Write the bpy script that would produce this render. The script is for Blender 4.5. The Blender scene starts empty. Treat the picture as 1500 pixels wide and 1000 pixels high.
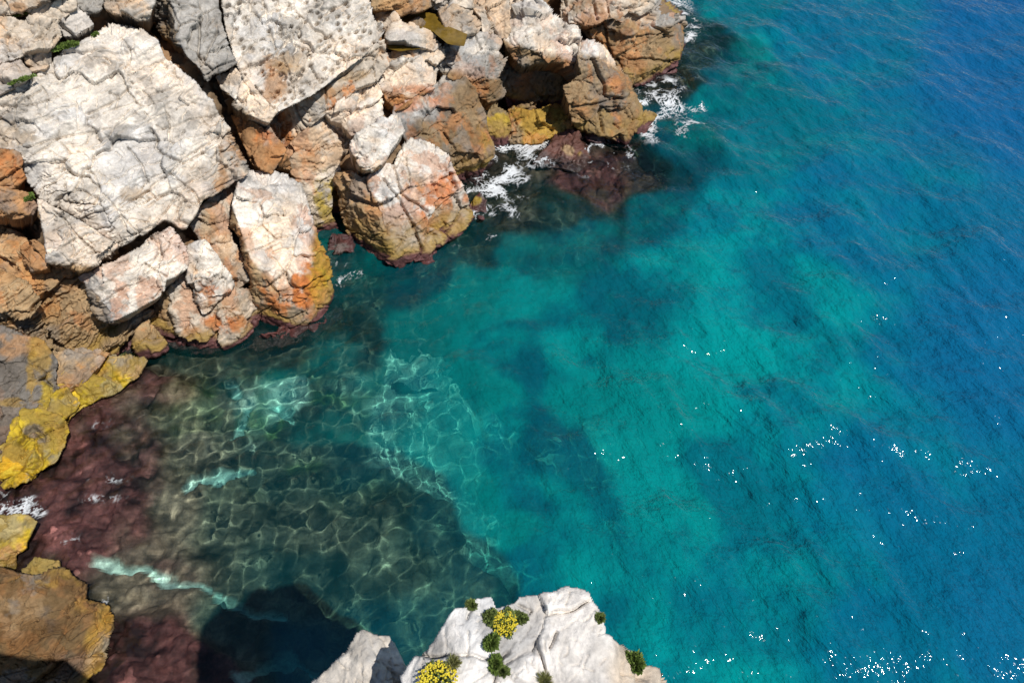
import bpy, math
import numpy as np
from mathutils import Vector

sc = bpy.context.scene
# ------------------------------------------------------------------ camera, sky, sun, exposure
CAM = np.array([0.0, 0.0, 22.0]); PITCH = math.radians(50); FPX = 1177.0
cam = bpy.data.cameras.new('camera'); cam_ob = bpy.data.objects.new('camera', cam)
sc.collection.objects.link(cam_ob); sc.camera = cam_ob
cam.lens = 36 * FPX / 1500; cam.clip_end = 6000; cam.clip_start = .1
cam_ob.location = CAM; cam_ob.rotation_euler = (math.pi / 2 - PITCH, 0, 0)

SUN = np.array([.42, -.36, .83]); SUN /= np.linalg.norm(SUN)
world = bpy.data.worlds.new('World'); sc.world = world; world.use_nodes = True
wn = world.node_tree
sky = wn.nodes.new('ShaderNodeTexSky'); sky.sky_type = 'NISHITA'; sky.sun_disc = False
sky.sun_elevation = math.asin(SUN[2]); sky.sun_rotation = math.atan2(SUN[0], SUN[1])
sky.air_density = 1.3; sky.dust_density = .1; sky.ozone_density = 2.5
wn.links.new(sky.outputs[0], wn.nodes['Background'].inputs[0])
wn.nodes['Background'].inputs[1].default_value = .08
sl = bpy.data.lights.new('sun', 'SUN'); sl.energy = 4.5; sl.angle = math.radians(.53); sl.color = (1, .955, .89)
sun = bpy.data.objects.new('sun', sl); sc.collection.objects.link(sun); sun.location = (30, -26, 60)
sun.rotation_euler = Vector(-SUN).to_track_quat('-Z', 'Y').to_euler()
sl.cycles.is_caustics_light = True
vs = sc.view_settings
vs.view_transform = 'Standard'; vs.look = 'None'; vs.exposure = 0; vs.gamma = 1; vs.use_curve_mapping = False
cy = sc.cycles; DEN = True
cy.use_denoising = DEN; cy.denoising_prefilter = 'ACCURATE'; cy.caustics_refractive = True; cy.caustics_reflective = False
cy.max_bounces = 8; cy.diffuse_bounces = 3; cy.transmission_bounces = 6; cy.glossy_bounces = 3
cy.sample_clamp_indirect = 4

# ------------------------------------------------------------------ pixels to rays, noise
FWD = np.array([0, math.cos(PITCH), -math.sin(PITCH)]); UP = np.array([0, math.sin(PITCH), math.cos(PITCH)])
RT = np.array([1.0, 0, 0])

def rays(px, py):
    px = np.asarray(px, float)[..., None]; py = np.asarray(py, float)[..., None]
    return FWD + RT * (px - 750) / FPX - UP * (py - 500) / FPX

def at_z(px, py, z):
    d = rays(px, py); return CAM + d * ((np.asarray(z, float) - CAM[2])[..., None] / d[..., 2:3])

def to_px(P):
    r = P - CAM; w = r @ FWD
    return 750 + FPX * (r @ RT) / w, 500 - FPX * (r @ UP) / w

def unit(v):
    v = np.asarray(v, float); return v / np.linalg.norm(v)

def hsh(ix, iy, iz, s):
    h = (ix.astype(np.int64) * 374761393 + iy.astype(np.int64) * 668265263 + iz.astype(np.int64) * 2147483647 + s * 974634777) & 0xffffffff
    h = ((h ^ (h >> 13)) * 1274126177) & 0xffffffff
    h = ((h ^ (h >> 16)) * 2246822519) & 0xffffffff
    h = h ^ (h >> 15)
    return (h & 0xffffff) / float(0xffffff)

def vnoise(P, s=0):
    f = np.floor(P); u = P - f; u = u * u * u * (u * (u * 6 - 15) + 10); i = f.astype(np.int64)
    r = 0
    for a in (0, 1):
        for b in (0, 1):
            for c in (0, 1):
                w = (u[:, 0] if a else 1 - u[:, 0]) * (u[:, 1] if b else 1 - u[:, 1]) * (u[:, 2] if c else 1 - u[:, 2])
                r = r + w * hsh(i[:, 0] + a, i[:, 1] + b, i[:, 2] + c, s)
    return r * 2 - 1

def fbm(P, oct=4, s=0, gain=.5):
    r = 0; a = 1
    for k in range(oct):
        r = r + a * vnoise(P, s + k * 17); P = P * 2.03 + 5.1; a *= gain
    return r

def worley(P, s=0):
    """distance to nearest and second nearest cell point, vector to the nearest, and a random triple of that cell"""
    f = np.floor(P).astype(np.int64); n = len(P)
    d1 = np.full(n, 9.); d2 = np.full(n, 9.); v1 = np.zeros((n, 3)); rnd = np.zeros((n, 3))
    for a in (-1, 0, 1):
        for b in (-1, 0, 1):
            for c in (-1, 0, 1):
                i, j, k = f[:, 0] + a, f[:, 1] + b, f[:, 2] + c
                q = np.stack([i + hsh(i, j, k, s + 1), j + hsh(i, j, k, s + 2), k + hsh(i, j, k, s + 3)], 1) - P
                d = np.sqrt((q * q).sum(1)); m = d < d1
                d2 = np.where(m, d1, np.minimum(d2, d)); d1 = np.where(m, d, d1)
                v1[m] = q[m]
                if m.any():
                    rnd[m] = np.stack([hsh(i[m], j[m], k[m], s + 4), hsh(i[m], j[m], k[m], s + 5), hsh(i[m], j[m], k[m], s + 6)], 1)
    return d1, d2, v1, rnd

def sstep(a, b, x):
    t = np.clip((x - a) / (b - a), 0, 1); return t * t * (3 - 2 * t)

def poly_dist(x, y, poly):
    """signed pixel distance to a closed polygon (positive inside)"""
    poly = np.asarray(poly, float); d = np.full(x.shape, 1e9); ins = np.zeros(x.shape, bool)
    for (x0, y0), (x1, y1) in zip(poly, np.roll(poly, -1, 0)):
        ex, ey = x1 - x0, y1 - y0; L = ex * ex + ey * ey + 1e-9
        t = np.clip(((x - x0) * ex + (y - y0) * ey) / L, 0, 1)
        d = np.minimum(d, (x - x0 - t * ex) ** 2 + (y - y0 - t * ey) ** 2)
        c = ((y0 > y) != (y1 > y)); ins ^= c & (x < (x1 - x0) * (y - y0) / (y1 - y0 + 1e-12) + x0)
    d = np.sqrt(d); return np.where(ins, d, -d)

def line_dist(x, y, pts):
    d = np.full(x.shape, 1e9)
    for (x0, y0), (x1, y1) in zip(pts[:-1], pts[1:]):
        ex, ey = x1 - x0, y1 - y0; L = ex * ex + ey * ey + 1e-9
        t = np.clip(((x - x0) * ex + (y - y0) * ey) / L, 0, 1)
        d = np.minimum(d, (x - x0 - t * ex) ** 2 + (y - y0 - t * ey) ** 2)
    return np.sqrt(d)

# ------------------------------------------------------------------ mesh and tagging helpers
def mesh_ob(name, V, F, mat, parent=None, col=None, smooth=True, attrs=None):
    """one mesh object from numpy verts and quads or triangles"""
    me = bpy.data.meshes.new(name); V = np.asarray(V, np.float32); F = np.asarray(F, np.int32)
    k = F.shape[1]; me.vertices.add(len(V)); me.vertices.foreach_set('co', V.ravel())
    me.loops.add(F.size); me.loops.foreach_set('vertex_index', F.ravel())
    me.polygons.add(len(F)); me.polygons.foreach_set('loop_start', np.arange(0, F.size, k, dtype=np.int32))
    if smooth: me.polygons.foreach_set('use_smooth', np.ones(len(F), bool))
    me.update(calc_edges=True)
    if col is not None:
        a = me.attributes.new('tone', 'FLOAT_COLOR', 'POINT')
        a.data.foreach_set('color', np.concatenate([col, np.ones((len(col), 1))], 1).astype(np.float32).ravel())
    for nm, arr in (attrs or {}).items():
        a = me.attributes.new(nm, 'FLOAT', 'POINT'); a.data.foreach_set('value', np.asarray(arr, np.float32))
    me.materials.append(mat)
    o = bpy.data.objects.new(name, me); sc.collection.objects.link(o); o.parent = parent
    return o

def tag(o, label=None, cat=None, group=None, kind=None):
    for k, v in (('label', label), ('category', cat), ('group', group), ('kind', kind)):
        if v: o[k] = v
    return o

def empty(name, loc, label, cat, group=None):
    o = bpy.data.objects.new(name, None); o.location = loc; o.empty_display_size = .2
    sc.collection.objects.link(o); return tag(o, label, cat, group)

# ------------------------------------------------------------------ materials
def nodes(name):
    m = bpy.data.materials.new(name); m.use_nodes = True; return m, m.node_tree, m.node_tree.nodes['Principled BSDF']

def rock_material(name, rough=.9, bump=.5, scale=1.0, wet=False, contrast=.24):
    m, t, b = nodes(name); N = t.nodes.new; L = t.links.new
    at = N('ShaderNodeAttribute'); at.attribute_name = 'tone'
    geo = N('ShaderNodeNewGeometry')
    n1 = N('ShaderNodeTexNoise'); n1.inputs['Scale'].default_value = 9 * scale; n1.inputs['Detail'].default_value = 8; n1.inputs['Roughness'].default_value = .7
    n2 = N('ShaderNodeTexNoise'); n2.inputs['Scale'].default_value = 38 * scale; n2.inputs['Detail'].default_value = 5
    for n in (n1, n2): L(geo.outputs['Position'], n.inputs['Vector'])
    mr = N('ShaderNodeMapRange'); mr.inputs[1].default_value = .3; mr.inputs[2].default_value = .7; mr.inputs[3].default_value = 1 - contrast; mr.inputs[4].default_value = 1 + contrast
    L(n1.outputs[0], mr.inputs[0])
    mx = N('ShaderNodeVectorMath'); mx.operation = 'SCALE'; L(at.outputs['Color'], mx.inputs[0]); L(mr.outputs[0], mx.inputs['Scale'])
    L(mx.outputs[0], b.inputs['Base Color'])
    ad = N('ShaderNodeMath'); ad.operation = 'MULTIPLY_ADD'; ad.inputs[1].default_value = .35
    L(n2.outputs[0], ad.inputs[0]); L(n1.outputs[0], ad.inputs[2])
    bp = N('ShaderNodeBump'); bp.inputs['Strength'].default_value = bump; bp.inputs['Distance'].default_value = .06 / scale
    L(ad.outputs[0], bp.inputs['Height']); L(bp.outputs[0], b.inputs['Normal'])
    b.inputs['Roughness'].default_value = rough; b.inputs['Specular IOR Level'].default_value = .25
    if wet:      # wet just above the sea: glossier with falling height
        sp = N('ShaderNodeSeparateXYZ'); L(geo.outputs['Position'], sp.inputs[0])
        w = N('ShaderNodeMapRange'); w.inputs[1].default_value = .1; w.inputs[2].default_value = .7; w.inputs[3].default_value = .3; w.inputs[4].default_value = rough
        L(sp.outputs['Z'], w.inputs[0]); L(w.outputs[0], b.inputs['Roughness'])
    return m

ROCK = rock_material('weathered_limestone', wet=True)
BED = rock_material('seabed_rock_and_sand', rough=.6, bump=.6, scale=.8, contrast=.5)

def sea_material():
    m = bpy.data.materials.new('sea_water'); m.use_nodes = True; t = m.node_tree; t.nodes.clear(); N = t.nodes.new; L = t.links.new
    out = N('ShaderNodeOutputMaterial')
    at = N('ShaderNodeAttribute'); at.attribute_name = 'depth'
    # the water column tints what is seen through it, more with its depth
    tint = []
    for k in (.50, .065, .085):
        q = N('ShaderNodeMath'); q.operation = 'MULTIPLY'; q.inputs[1].default_value = -k; L(at.outputs['Fac'], q.inputs[0])
        e = N('ShaderNodeMath'); e.operation = 'EXPONENT'; L(q.outputs[0], e.inputs[0]); tint.append(e)
    cc = N('ShaderNodeCombineXYZ')
    for i in range(3): L(tint[i].outputs[0], cc.inputs[i])
    refr = N('ShaderNodeBsdfRefraction'); refr.inputs['IOR'].default_value = 1.33; refr.inputs['Roughness'].default_value = 0
    L(cc.outputs[0], refr.inputs['Color'])
    # light scattered back by the water itself
    dm = N('ShaderNodeMapRange'); dm.inputs[1].default_value = 0; dm.inputs[2].default_value = 18; L(at.outputs['Fac'], dm.inputs[0])
    def ramp(stops):
        r = N('ShaderNodeValToRGB'); E = r.color_ramp.elements; L(dm.outputs[0], r.inputs[0])
        E[0].position = 0; E[0].color = (*stops[0][1], 1); E[1].position = 1; E[1].color = (*stops[-1][1], 1)
        for p, c in stops[1:-1]: e = E.new(p); e.color = (*c, 1)
        return r
    over_rock = ramp([(0, (.012, .075, .07)), (.05, (.006, .085, .09)), (.1, (.0, .115, .165)), (.25, (.0, .175, .225)), (.4, (.0, .132, .225)), (.65, (.002, .118, .235)), (1, (.003, .09, .25))])
    over_sand = ramp([(0, (.0, .28, .26)), (.25, (.0, .345, .345)), (.4, (.0, .20, .25)), (.65, (.002, .125, .24)), (1, (.003, .09, .25))])
    bt = N('ShaderNodeAttribute'); bt.attribute_name = 'sandy'
    cm = N('ShaderNodeMix'); cm.data_type = 'RGBA'; L(bt.outputs['Fac'], cm.inputs[0]); L(over_rock.outputs[0], cm.inputs[6]); L(over_sand.outputs[0], cm.inputs[7])
    dif = N('ShaderNodeBsdfDiffuse'); L(cm.outputs[2], dif.inputs['Color'])
    q = N('ShaderNodeMath'); q.operation = 'MULTIPLY'; q.inputs[1].default_value = -.26; L(at.outputs['Fac'], q.inputs[0])
    e = N('ShaderNodeMath'); e.operation = 'EXPONENT'; L(q.outputs[0], e.inputs[0])
    body = N('ShaderNodeMixShader'); L(e.outputs[0], body.inputs[0]); L(dif.outputs[0], body.inputs[1]); L(refr.outputs[0], body.inputs[2])
    gl = N('ShaderNodeBsdfGlossy'); gl.inputs['Roughness'].default_value = .07; gl.inputs['Color'].default_value = (1, 1, 1, 1)
    fr = N('ShaderNodeFresnel'); fr.inputs['IOR'].default_value = 1.33
    geo = N('ShaderNodeNewGeometry')
    mp = N('ShaderNodeMapping'); mp.vector_type = 'TEXTURE'; mp.inputs['Rotation'].default_value = (0, 0, math.radians(38)); mp.inputs['Scale'].default_value = (1, 1.9, 1); L(geo.outputs['Position'], mp.inputs['Vector'])
    ch = N('ShaderNodeAttribute'); ch.attribute_name = 'chop'
    def ripple(scale, detail, strength, dist, normal=None):
        nz = N('ShaderNodeTexNoise'); nz.inputs['Scale'].default_value = scale; nz.inputs['Detail'].default_value = detail; nz.inputs['Roughness'].default_value = .6
        L(mp.outputs[0], nz.inputs['Vector']); bp = N('ShaderNodeBump'); bp.inputs['Strength'].default_value = strength; bp.inputs['Distance'].default_value = dist
        L(nz.outputs[0], bp.inputs['Height'])
        sm = N('ShaderNodeMath'); sm.operation = 'MULTIPLY'; sm.inputs[1].default_value = strength; L(ch.outputs['Fac'], sm.inputs[0]); L(sm.outputs[0], bp.inputs['Strength'])
        if normal: L(normal.outputs[0], bp.inputs['Normal'])
        return bp
    b1 = ripple(2.7, 4, 1.0, .29); b2 = ripple(3.4, 2, 1.0, .165); b3 = ripple(2.7, 4, .5, .26)
    L(b2.outputs[0], gl.inputs['Normal']); L(b1.outputs[0], dif.inputs['Normal']); L(b3.outputs[0], fr.inputs['Normal'])
    top = N('ShaderNodeMixShader'); L(fr.outputs[0], top.inputs[0]); L(body.outputs[0], top.inputs[1]); L(gl.outputs[0], top.inputs[2])
    L(top.outputs[0], out.inputs[0])
    return m
SEA = sea_material()

def plain(name, col, rough=.8, var=.35, scale=30, trans=0):
    m, t, b = nodes(name); N = t.nodes.new; L = t.links.new
    n = N('ShaderNodeTexNoise'); n.inputs['Scale'].default_value = scale; g = N('ShaderNodeNewGeometry'); L(g.outputs['Position'], n.inputs['Vector'])
    r = N('ShaderNodeValToRGB'); r.color_ramp.elements[0].position = .3; r.color_ramp.elements[1].position = .7
    c = np.array(col); r.color_ramp.elements[0].color = (*(c * (1 - var)), 1); r.color_ramp.elements[1].color = (*np.minimum(c * (1 + var), 1), 1)
    L(n.outputs[0], r.inputs[0]); L(r.outputs[0], b.inputs['Base Color']); b.inputs['Roughness'].default_value = rough
    if trans: b.inputs['Subsurface Weight'].default_value = 0
    return m
FOAM = plain('foam', (.8, .83, .85), .7, .08)
def foam_cover(m):
    t = m.node_tree; N = t.nodes.new; L = t.links.new; b = t.nodes['Principled BSDF']; out = t.nodes['Material Output']
    a = N('ShaderNodeAttribute'); a.attribute_name = 'cover'; tr = N('ShaderNodeBsdfTransparent'); mx = N('ShaderNodeMixShader')
    L(a.outputs['Fac'], mx.inputs[0]); L(tr.outputs[0], mx.inputs[1]); L(b.outputs[0], mx.inputs[2]); L(mx.outputs[0], out.inputs[0])
foam_cover(FOAM)
LEAF = plain('cushion_leaf', (.13, .17, .04), .7, .5, 25)
GRASS = plain('fresh_grass', (.12, .18, .03), .7, .5, 25)
DRY = plain('dry_grass', (.2, .2, .06), .8, .4, 25)
FLOWER = plain('yellow_flower', (.62, .5, .02), .6, .25, 40)

# ------------------------------------------------------------------ seabed depth (metres) and bottom kind
REEF = [(-200, 480), (215, 530), (300, 560), (345, 625), (420, 655), (520, 650), (578, 652), (612, 675), (648, 708), (690, 765), (725, 815), (762, 850), (768, 900), (740, 1100), (-300, 1200)]
REEF_PTS = [(-60, 720, .15), (0, 720, .18), (60, 725, .22), (120, 620, .2), (215, 550, .4), (150, 700, .35), (150, 765, .3), (80, 800, .15), (200, 660, .55), (270, 640, .8),
            (250, 740, .7), (200, 850, .6), (215, 945, .15), (255, 965, .12), (290, 985, .35), (330, 930, 1.1), (350, 740, 1.0), (450, 770, 1.05), (550, 740, 1.15), (450, 850, 1.3),
            (600, 820, 1.25), (650, 770, 1.5), (730, 850, 1.6), (560, 680, 1.5), (420, 690, 1.2), (450, 960, 1.9), (600, 950, 1.7), (330, 600, 1.0)]
OPEN_PTS = [(330, 570, 1.6, .5), (270, 545, 1.2, .1), (400, 545, 2.0, .6), (450, 600, 2.0, .3), (520, 600, 2.2, .4), (500, 520, 2.2, .4), (400, 520, 1.4, .1), (580, 600, 2.6, .8), (600, 498, 2.6, 1), (650, 560, 3.2, 1),
            (640, 640, 3.1, 1), (690, 720, 3.4, 1), (745, 800, 3.8, .9), (690, 430, 3.2, 1), (760, 430, 4.2, .8), (960, 590, 4.6, 1), (1050, 510, 5.8, .8), (920, 650, 4.6, 1), (985, 730, 5.2, .85),
            (860, 590, 4.2, .8), (1110, 440, 7.0, .5), (770, 520, 4.2, -.15), (745, 480, 4.2, .1), (840, 500, 4.8, .3), (800, 640, 4.0, -.2), (835, 680, 4.2, -.2), (750, 625, 4.2, .2), (760, 710, 4.8, .15), (770, 830, 5.0, .1),
            (860, 790, 5.2, .25), (1060, 690, 6.4, .0), (900, 470, 4.8, .25), (700, 600, 3.4, 1.1), (540, 425, 2.2, 0), (500, 480, 1.8, .0), (600, 425, 2.6, .0), (640, 400, 2.6, .0), (700, 350, 2.0, .0),
            (750, 300, 1.1, 0), (850, 258, .25, 0), (885, 250, .22, 0), (905, 262, .28, 0), (940, 262, .6, 0), (880, 285, .6, 0), (820, 310, 1.8, .1), (960, 300, 3.6, .3), (850, 350, 3.2, .4), (770, 380, 3.0, .4), (720, 240, .6, 0), (1000, 210, 3.2, .3), (1015, 60, 1.6, 0), (1050, 130, 4.6, .4), (985, 110, .9, 0),
            (1110, 180, 6.6, .05), (980, 380, 5.6, .4), (1060, 330, 7.4, .4), (1150, 620, 7.5, .5), (1100, 860, 7.0, .3), (900, 900, 5.6, .3), (1000, 970, 6.6, .3), (1250, 300, 11, .3), (1300, 700, 11, .3), (1300, 960, 9.5, .3),
            (1500, 500, 15, .3), (1500, 100, 18, .3), (1210, 50, 11, .3), (1500, 950, 13, .3), (1080, 0, 7, .1), (1900, 500, 22, .2), (1500, -60, 20, .2), (750, 1100, 5, .2)]
GULLIES = [([(262, 692), (300, 685), (328, 672), (356, 658)], 6), ([(135, 822), (195, 829), (245, 840), (290, 857)], 5), ([(300, 862), (345, 876), (392, 886)], 6),
           ([(333, 985), (368, 968), (392, 945), (405, 925)], 8), ([(405, 930), (440, 948)], 5), ([(322, 540), (332, 552)], 5), ([(345, 580), (330, 615)], 4), ([(385, 572), (412, 576)], 6), ([(500, 930), (520, 918)], 6)]

def idw(x, y, pts, p=2.6):
    pts = np.asarray(pts, float); W = 0; R = 0
    for q in pts:
        w = 1 / (((x - q[0]) ** 2 + ((y - q[1]) * 1.25) ** 2) / 400 + .6) ** p
        W = W + w; R = R + w[..., None] * q[2:]
    return R / W[..., None]

def seabed(X, Y, bottom=False):
    """depth below the sea surface and how sandy the bottom is, for world x, y arrays (1-D)"""
    P = np.stack([X, Y, np.zeros_like(X)], 1)
    wob = np.stack([fbm(P * .55, 3, 71), fbm(P * .55, 3, 72)], 1)
    px, py = to_px(P); far = (P - CAM) @ FWD < 6
    px = np.where(far, 750, px); py = np.where(far, 1300, py)
    px = np.clip(px, -400, 2000); py = np.clip(py, -150, 1300)
    qx = px + wob[:, 0] * 16; qy = py + wob[:, 1] * 14
    dr = idw(qx, qy, REEF_PTS)[:, 0]; dr = dr * (1 + .6 * sstep(.3, 1.0, dr)); o = idw(qx, qy, OPEN_PTS)
    r = sstep(-7, 5, poly_dist(qx, qy, REEF))
    dep = o[:, 0] * (1 - r) + dr * r; sand = sstep(.38, .62, o[:, 1] + .16 * fbm(P * .9, 3, 5)) * (1 - r)
    g = np.zeros_like(X)
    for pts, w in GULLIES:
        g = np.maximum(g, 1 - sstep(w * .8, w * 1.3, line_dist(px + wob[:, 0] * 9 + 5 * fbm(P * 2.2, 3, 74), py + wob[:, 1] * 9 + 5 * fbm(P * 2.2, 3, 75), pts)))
    dep = dep + g * (.3 if bottom else 0); sand = np.maximum(sand, g)
    soft = sstep(.05, .95, o[:, 1] + .42 * fbm(P * .5, 6, 5, .62)) * (1 - r)
    return dep, sand, r, g, px, py, soft

def optical(d):
    return d * d / (d + 2.2)          # clear shallows tint less than deep water

# ------------------------------------------------------------------ sea surface
def axis(lo, hi, h, far, growth=1.35):
    a = list(np.arange(lo, hi + h / 2, h)); s = h
    r = [a[-1]]
    while r[-1] < far: s *= growth; r.append(r[-1] + s)
    s = h; l = [a[0]]
    while l[-1] > -far: s *= growth; l.append(l[-1] - s)
    return np.array(l[:0:-1] + a + r[1:])

def openness(X, Y):
    return sstep(-7, 7, X * .8 - (Y - 24) * .12 + 1)             # sheltered cove to open water

def wave_height(X, Y, seed=4):
    rng = np.random.default_rng(seed); Z = np.zeros_like(X)
    P = np.stack([X, Y, 0 * X], 1)
    open_ = openness(X, Y)
    gust = .75 + .5 * vnoise(P * .13, 3)
    for i in range(34):                                            # wind sea on the open side
        lam = .42 * 1.09 ** i; k = 2 * math.pi / lam; th = math.radians(38) + rng.normal(0, .62)
        ph = k * (X * math.cos(th) + Y * math.sin(th)) + rng.uniform(0, 6.28)
        ph = ph + 1.2 * np.sin((X * math.sin(th) - Y * math.cos(th)) * k * .17 + rng.uniform(0, 6.28))
        Z += open_ * gust * .0090 * lam ** .75 * (.7 + .6 * (lam > .9)) * np.sin(ph)
    for i in range(34):                                            # crossing ripples in the cove
        lam = .28 * 1.047 ** i; k = 2 * math.pi / lam; th = rng.uniform(0, 6.283)
        Z += (1 - .8 * open_) * .0055 * lam * np.sin(k * (X * math.cos(th) + Y * math.sin(th)) + rng.uniform(0, 6.28))
    return Z

def grid_faces(ny, nx):
    i = np.arange((ny - 1) * (nx - 1)); a = (i // (nx - 1)) * nx + i % (nx - 1)
    return np.stack([a, a + 1, a + nx + 1, a + nx], 1)

xs = axis(-19, 30, .078, 3000); ys = axis(4.5, 50, .08, 3000)
GX, GY = [g.ravel() for g in np.meshgrid(xs, ys)]
fade = np.exp(-np.maximum(0, np.hypot(np.maximum(0, np.abs(GX - 5.5) - 24.5), np.maximum(0, np.abs(GY - 28) - 24))) / 6)
near = fade > .02
Z = np.zeros_like(GX); Z[near] = wave_height(GX[near], GY[near]) * fade[near]
dep = np.full_like(GX, 22.); sand = np.zeros_like(GX)
q_ = seabed(GX[near], GY[near]); dep[near] = q_[0]; sand[near] = q_[6]; dep = optical(dep)
sea = mesh_ob('sea', np.stack([GX, GY, Z], 1), grid_faces(len(ys), len(xs)), SEA, attrs={'depth': dep, 'sandy': sand, 'chop': .14 + .86 * openness(GX, GY)})
tag(sea, 'clear sea, turquoise over sand and deep blue further out', kind='structure'); sea.cycles.is_caustics_caster = True

# ------------------------------------------------------------------ seabed
xs = axis(-20, 16, .085, 3000); ys = axis(4, 42, .085, 3000)
BX, BY = [g.ravel() for g in np.meshgrid(xs, ys)]
nearb = (np.abs(BX) < 60) & (BY > -20) & (BY < 90)
D = np.full_like(BX, 22.); C = np.tile(np.array([.1, .12, .12]), (len(BX), 1))
d_, s_, r_, g_, px_, py_, _s = seabed(BX[nearb], BY[nearb], True)
P = np.stack([BX[nearb], BY[nearb], np.zeros(nearb.sum())], 1)
d1, d2, v, rn = worley(P * np.array([1.1, 1.1, 1]) + .35 * np.stack([fbm(P * 1.5, 2, 8), fbm(P * 1.5, 2, 9), 0 * P[:, 0]], 1), 31)
e1, e2, v2, rn2 = worley(P * 2.6, 33)
rocky = 1 - s_
lump = (sstep(0, .45, d2 - d1) * (.25 + .45 * rn[:, 0]) * .5 + sstep(0, .4, e2 - e1) * .11) * rocky * sstep(-.3, .9, d_) + .16 * fbm(P * 1.6, 4, 12) * rocky + rocky * sstep(.9, .3, d_) * (.32 * (1 - np.abs(fbm(P * 1.2, 4, 14))) - .2 + .12 * sstep(.05, .4, e2 - e1)) + .05 * fbm(P * .8, 2, 3) * s_
dd = d_ - lump + .15 * rocky
D[nearb] = dd
dark = (1 - r_) * sstep(3.6, 1.8, d_) * np.exp(-(np.maximum(0, py_ - 455 + .15 * (px_ - 500)) / 50) ** 2)          # darker seabed along the cliff foot
alg = sstep(.75, .25, d_ + .25 * fbm(P * .8, 3, 21))              # purple coralline algae in the shallows
c = np.array([.235, .175, .12]) * (1 + .75 * fbm(P * 1.3, 4, 40))[:, None]
c = c * (1 - .55 * (rn2[:, 1:2] - .3))
weed = sstep(-.1, .5, fbm(P * .7, 4, 50)) * np.exp(-((px_ - 430) / 150) ** 2 - ((py_ - 590) / 75) ** 2)
c = c * (1 - .8 * weed[:, None]) + weed[:, None] * .8 * np.array([.14, .2, .04])
c = c * (1 - alg[:, None]) + alg[:, None] * np.array([.165, .068, .06]) * np.clip(1 + .75 * fbm(P * 1.1, 5, 60, .7) - .5 * rn[:, 1], .12, 2)[:, None]
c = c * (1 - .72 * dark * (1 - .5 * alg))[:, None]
sandc = (np.array([.75, .72, .58]) * (1 - g_[:, None]) + np.array([.50, .68, .58]) * g_[:, None]) * (1 + .12 * fbm(P * 1.2, 3, 61))[:, None]  # gully sand has the water's aqua tint painted into its colour
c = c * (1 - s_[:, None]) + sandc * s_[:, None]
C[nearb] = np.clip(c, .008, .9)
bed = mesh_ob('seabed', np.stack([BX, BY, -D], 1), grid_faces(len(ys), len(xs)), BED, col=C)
tag(bed, 'seabed of pale sand, dark reef and weed under the water', kind='structure'); bed.cycles.is_caustics_receiver = True

# ------------------------------------------------------------------ rock builder
NC = unit((.49, -.51, .71)); C0 = np.array([-6.6, 20.1, 0.0])        # general slope of the cliff above its shoreline

TONE = dict(bright=(.70, .67, .63), maroon=(.125, .058, .045), umber=(.145, .092, .042), white=(.63, .57, .495), grey=(.37, .345, .31), pale=(.52, .44, .35), brown=(.25, .172, .095), tan=(.37, .255, .14), orange=(.39, .215, .10),
            rust=(.47, .15, .035), ochre=(.33, .205, .04), yellow=(.45, .32, .025), purple=(.10, .042, .042), dark=(.17, .14, .115), slate=(.15, .13, .11))
T = (.42, -.48, .77); U = (.1, -.25, .96); FR = (.12, -.93, .34); RF = (.72, -.6, .35); LF = (-.55, -.72, .42); UR = (.4, -.2, .89); UF = (.1, -.55, .83); ST = (.35, -.8, .48)
known_t = {}          # coarse map of ray depth where rocks stand, for the cliff behind them
rock_list = []

def plane_t(d, p0, n):
    return ((p0 - CAM) @ n) / np.minimum(d @ n, -.04)

def roughen(poly, amp, seed):
    poly = np.asarray(poly, float); out = []
    for (a, b) in zip(poly, np.roll(poly, -1, 0)):
        L = np.linalg.norm(b - a); k = max(1, int(L / 5))
        for i in range(k): out.append(a + (b - a) * i / k)
    out = np.array(out); q = np.concatenate([out * .06, np.full((len(out), 1), seed * 3.7)], 1)
    return out + amp * np.stack([fbm(q, 3, 91), fbm(q, 3, 92)], 1)

def grow(poly, px):
    if not px: return poly
    nx_ = np.roll(poly, -1, 0) - np.roll(poly, 1, 0); nn = np.stack([nx_[:, 1], -nx_[:, 0]], 1); nn /= np.linalg.norm(nn, axis=1)[:, None] + 1e-9
    area = (poly[:, 0] * np.roll(poly[:, 1], -1) - np.roll(poly[:, 0], -1) * poly[:, 1]).sum()
    return poly + nn * px * (1 if area > 0 else -1)

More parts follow.
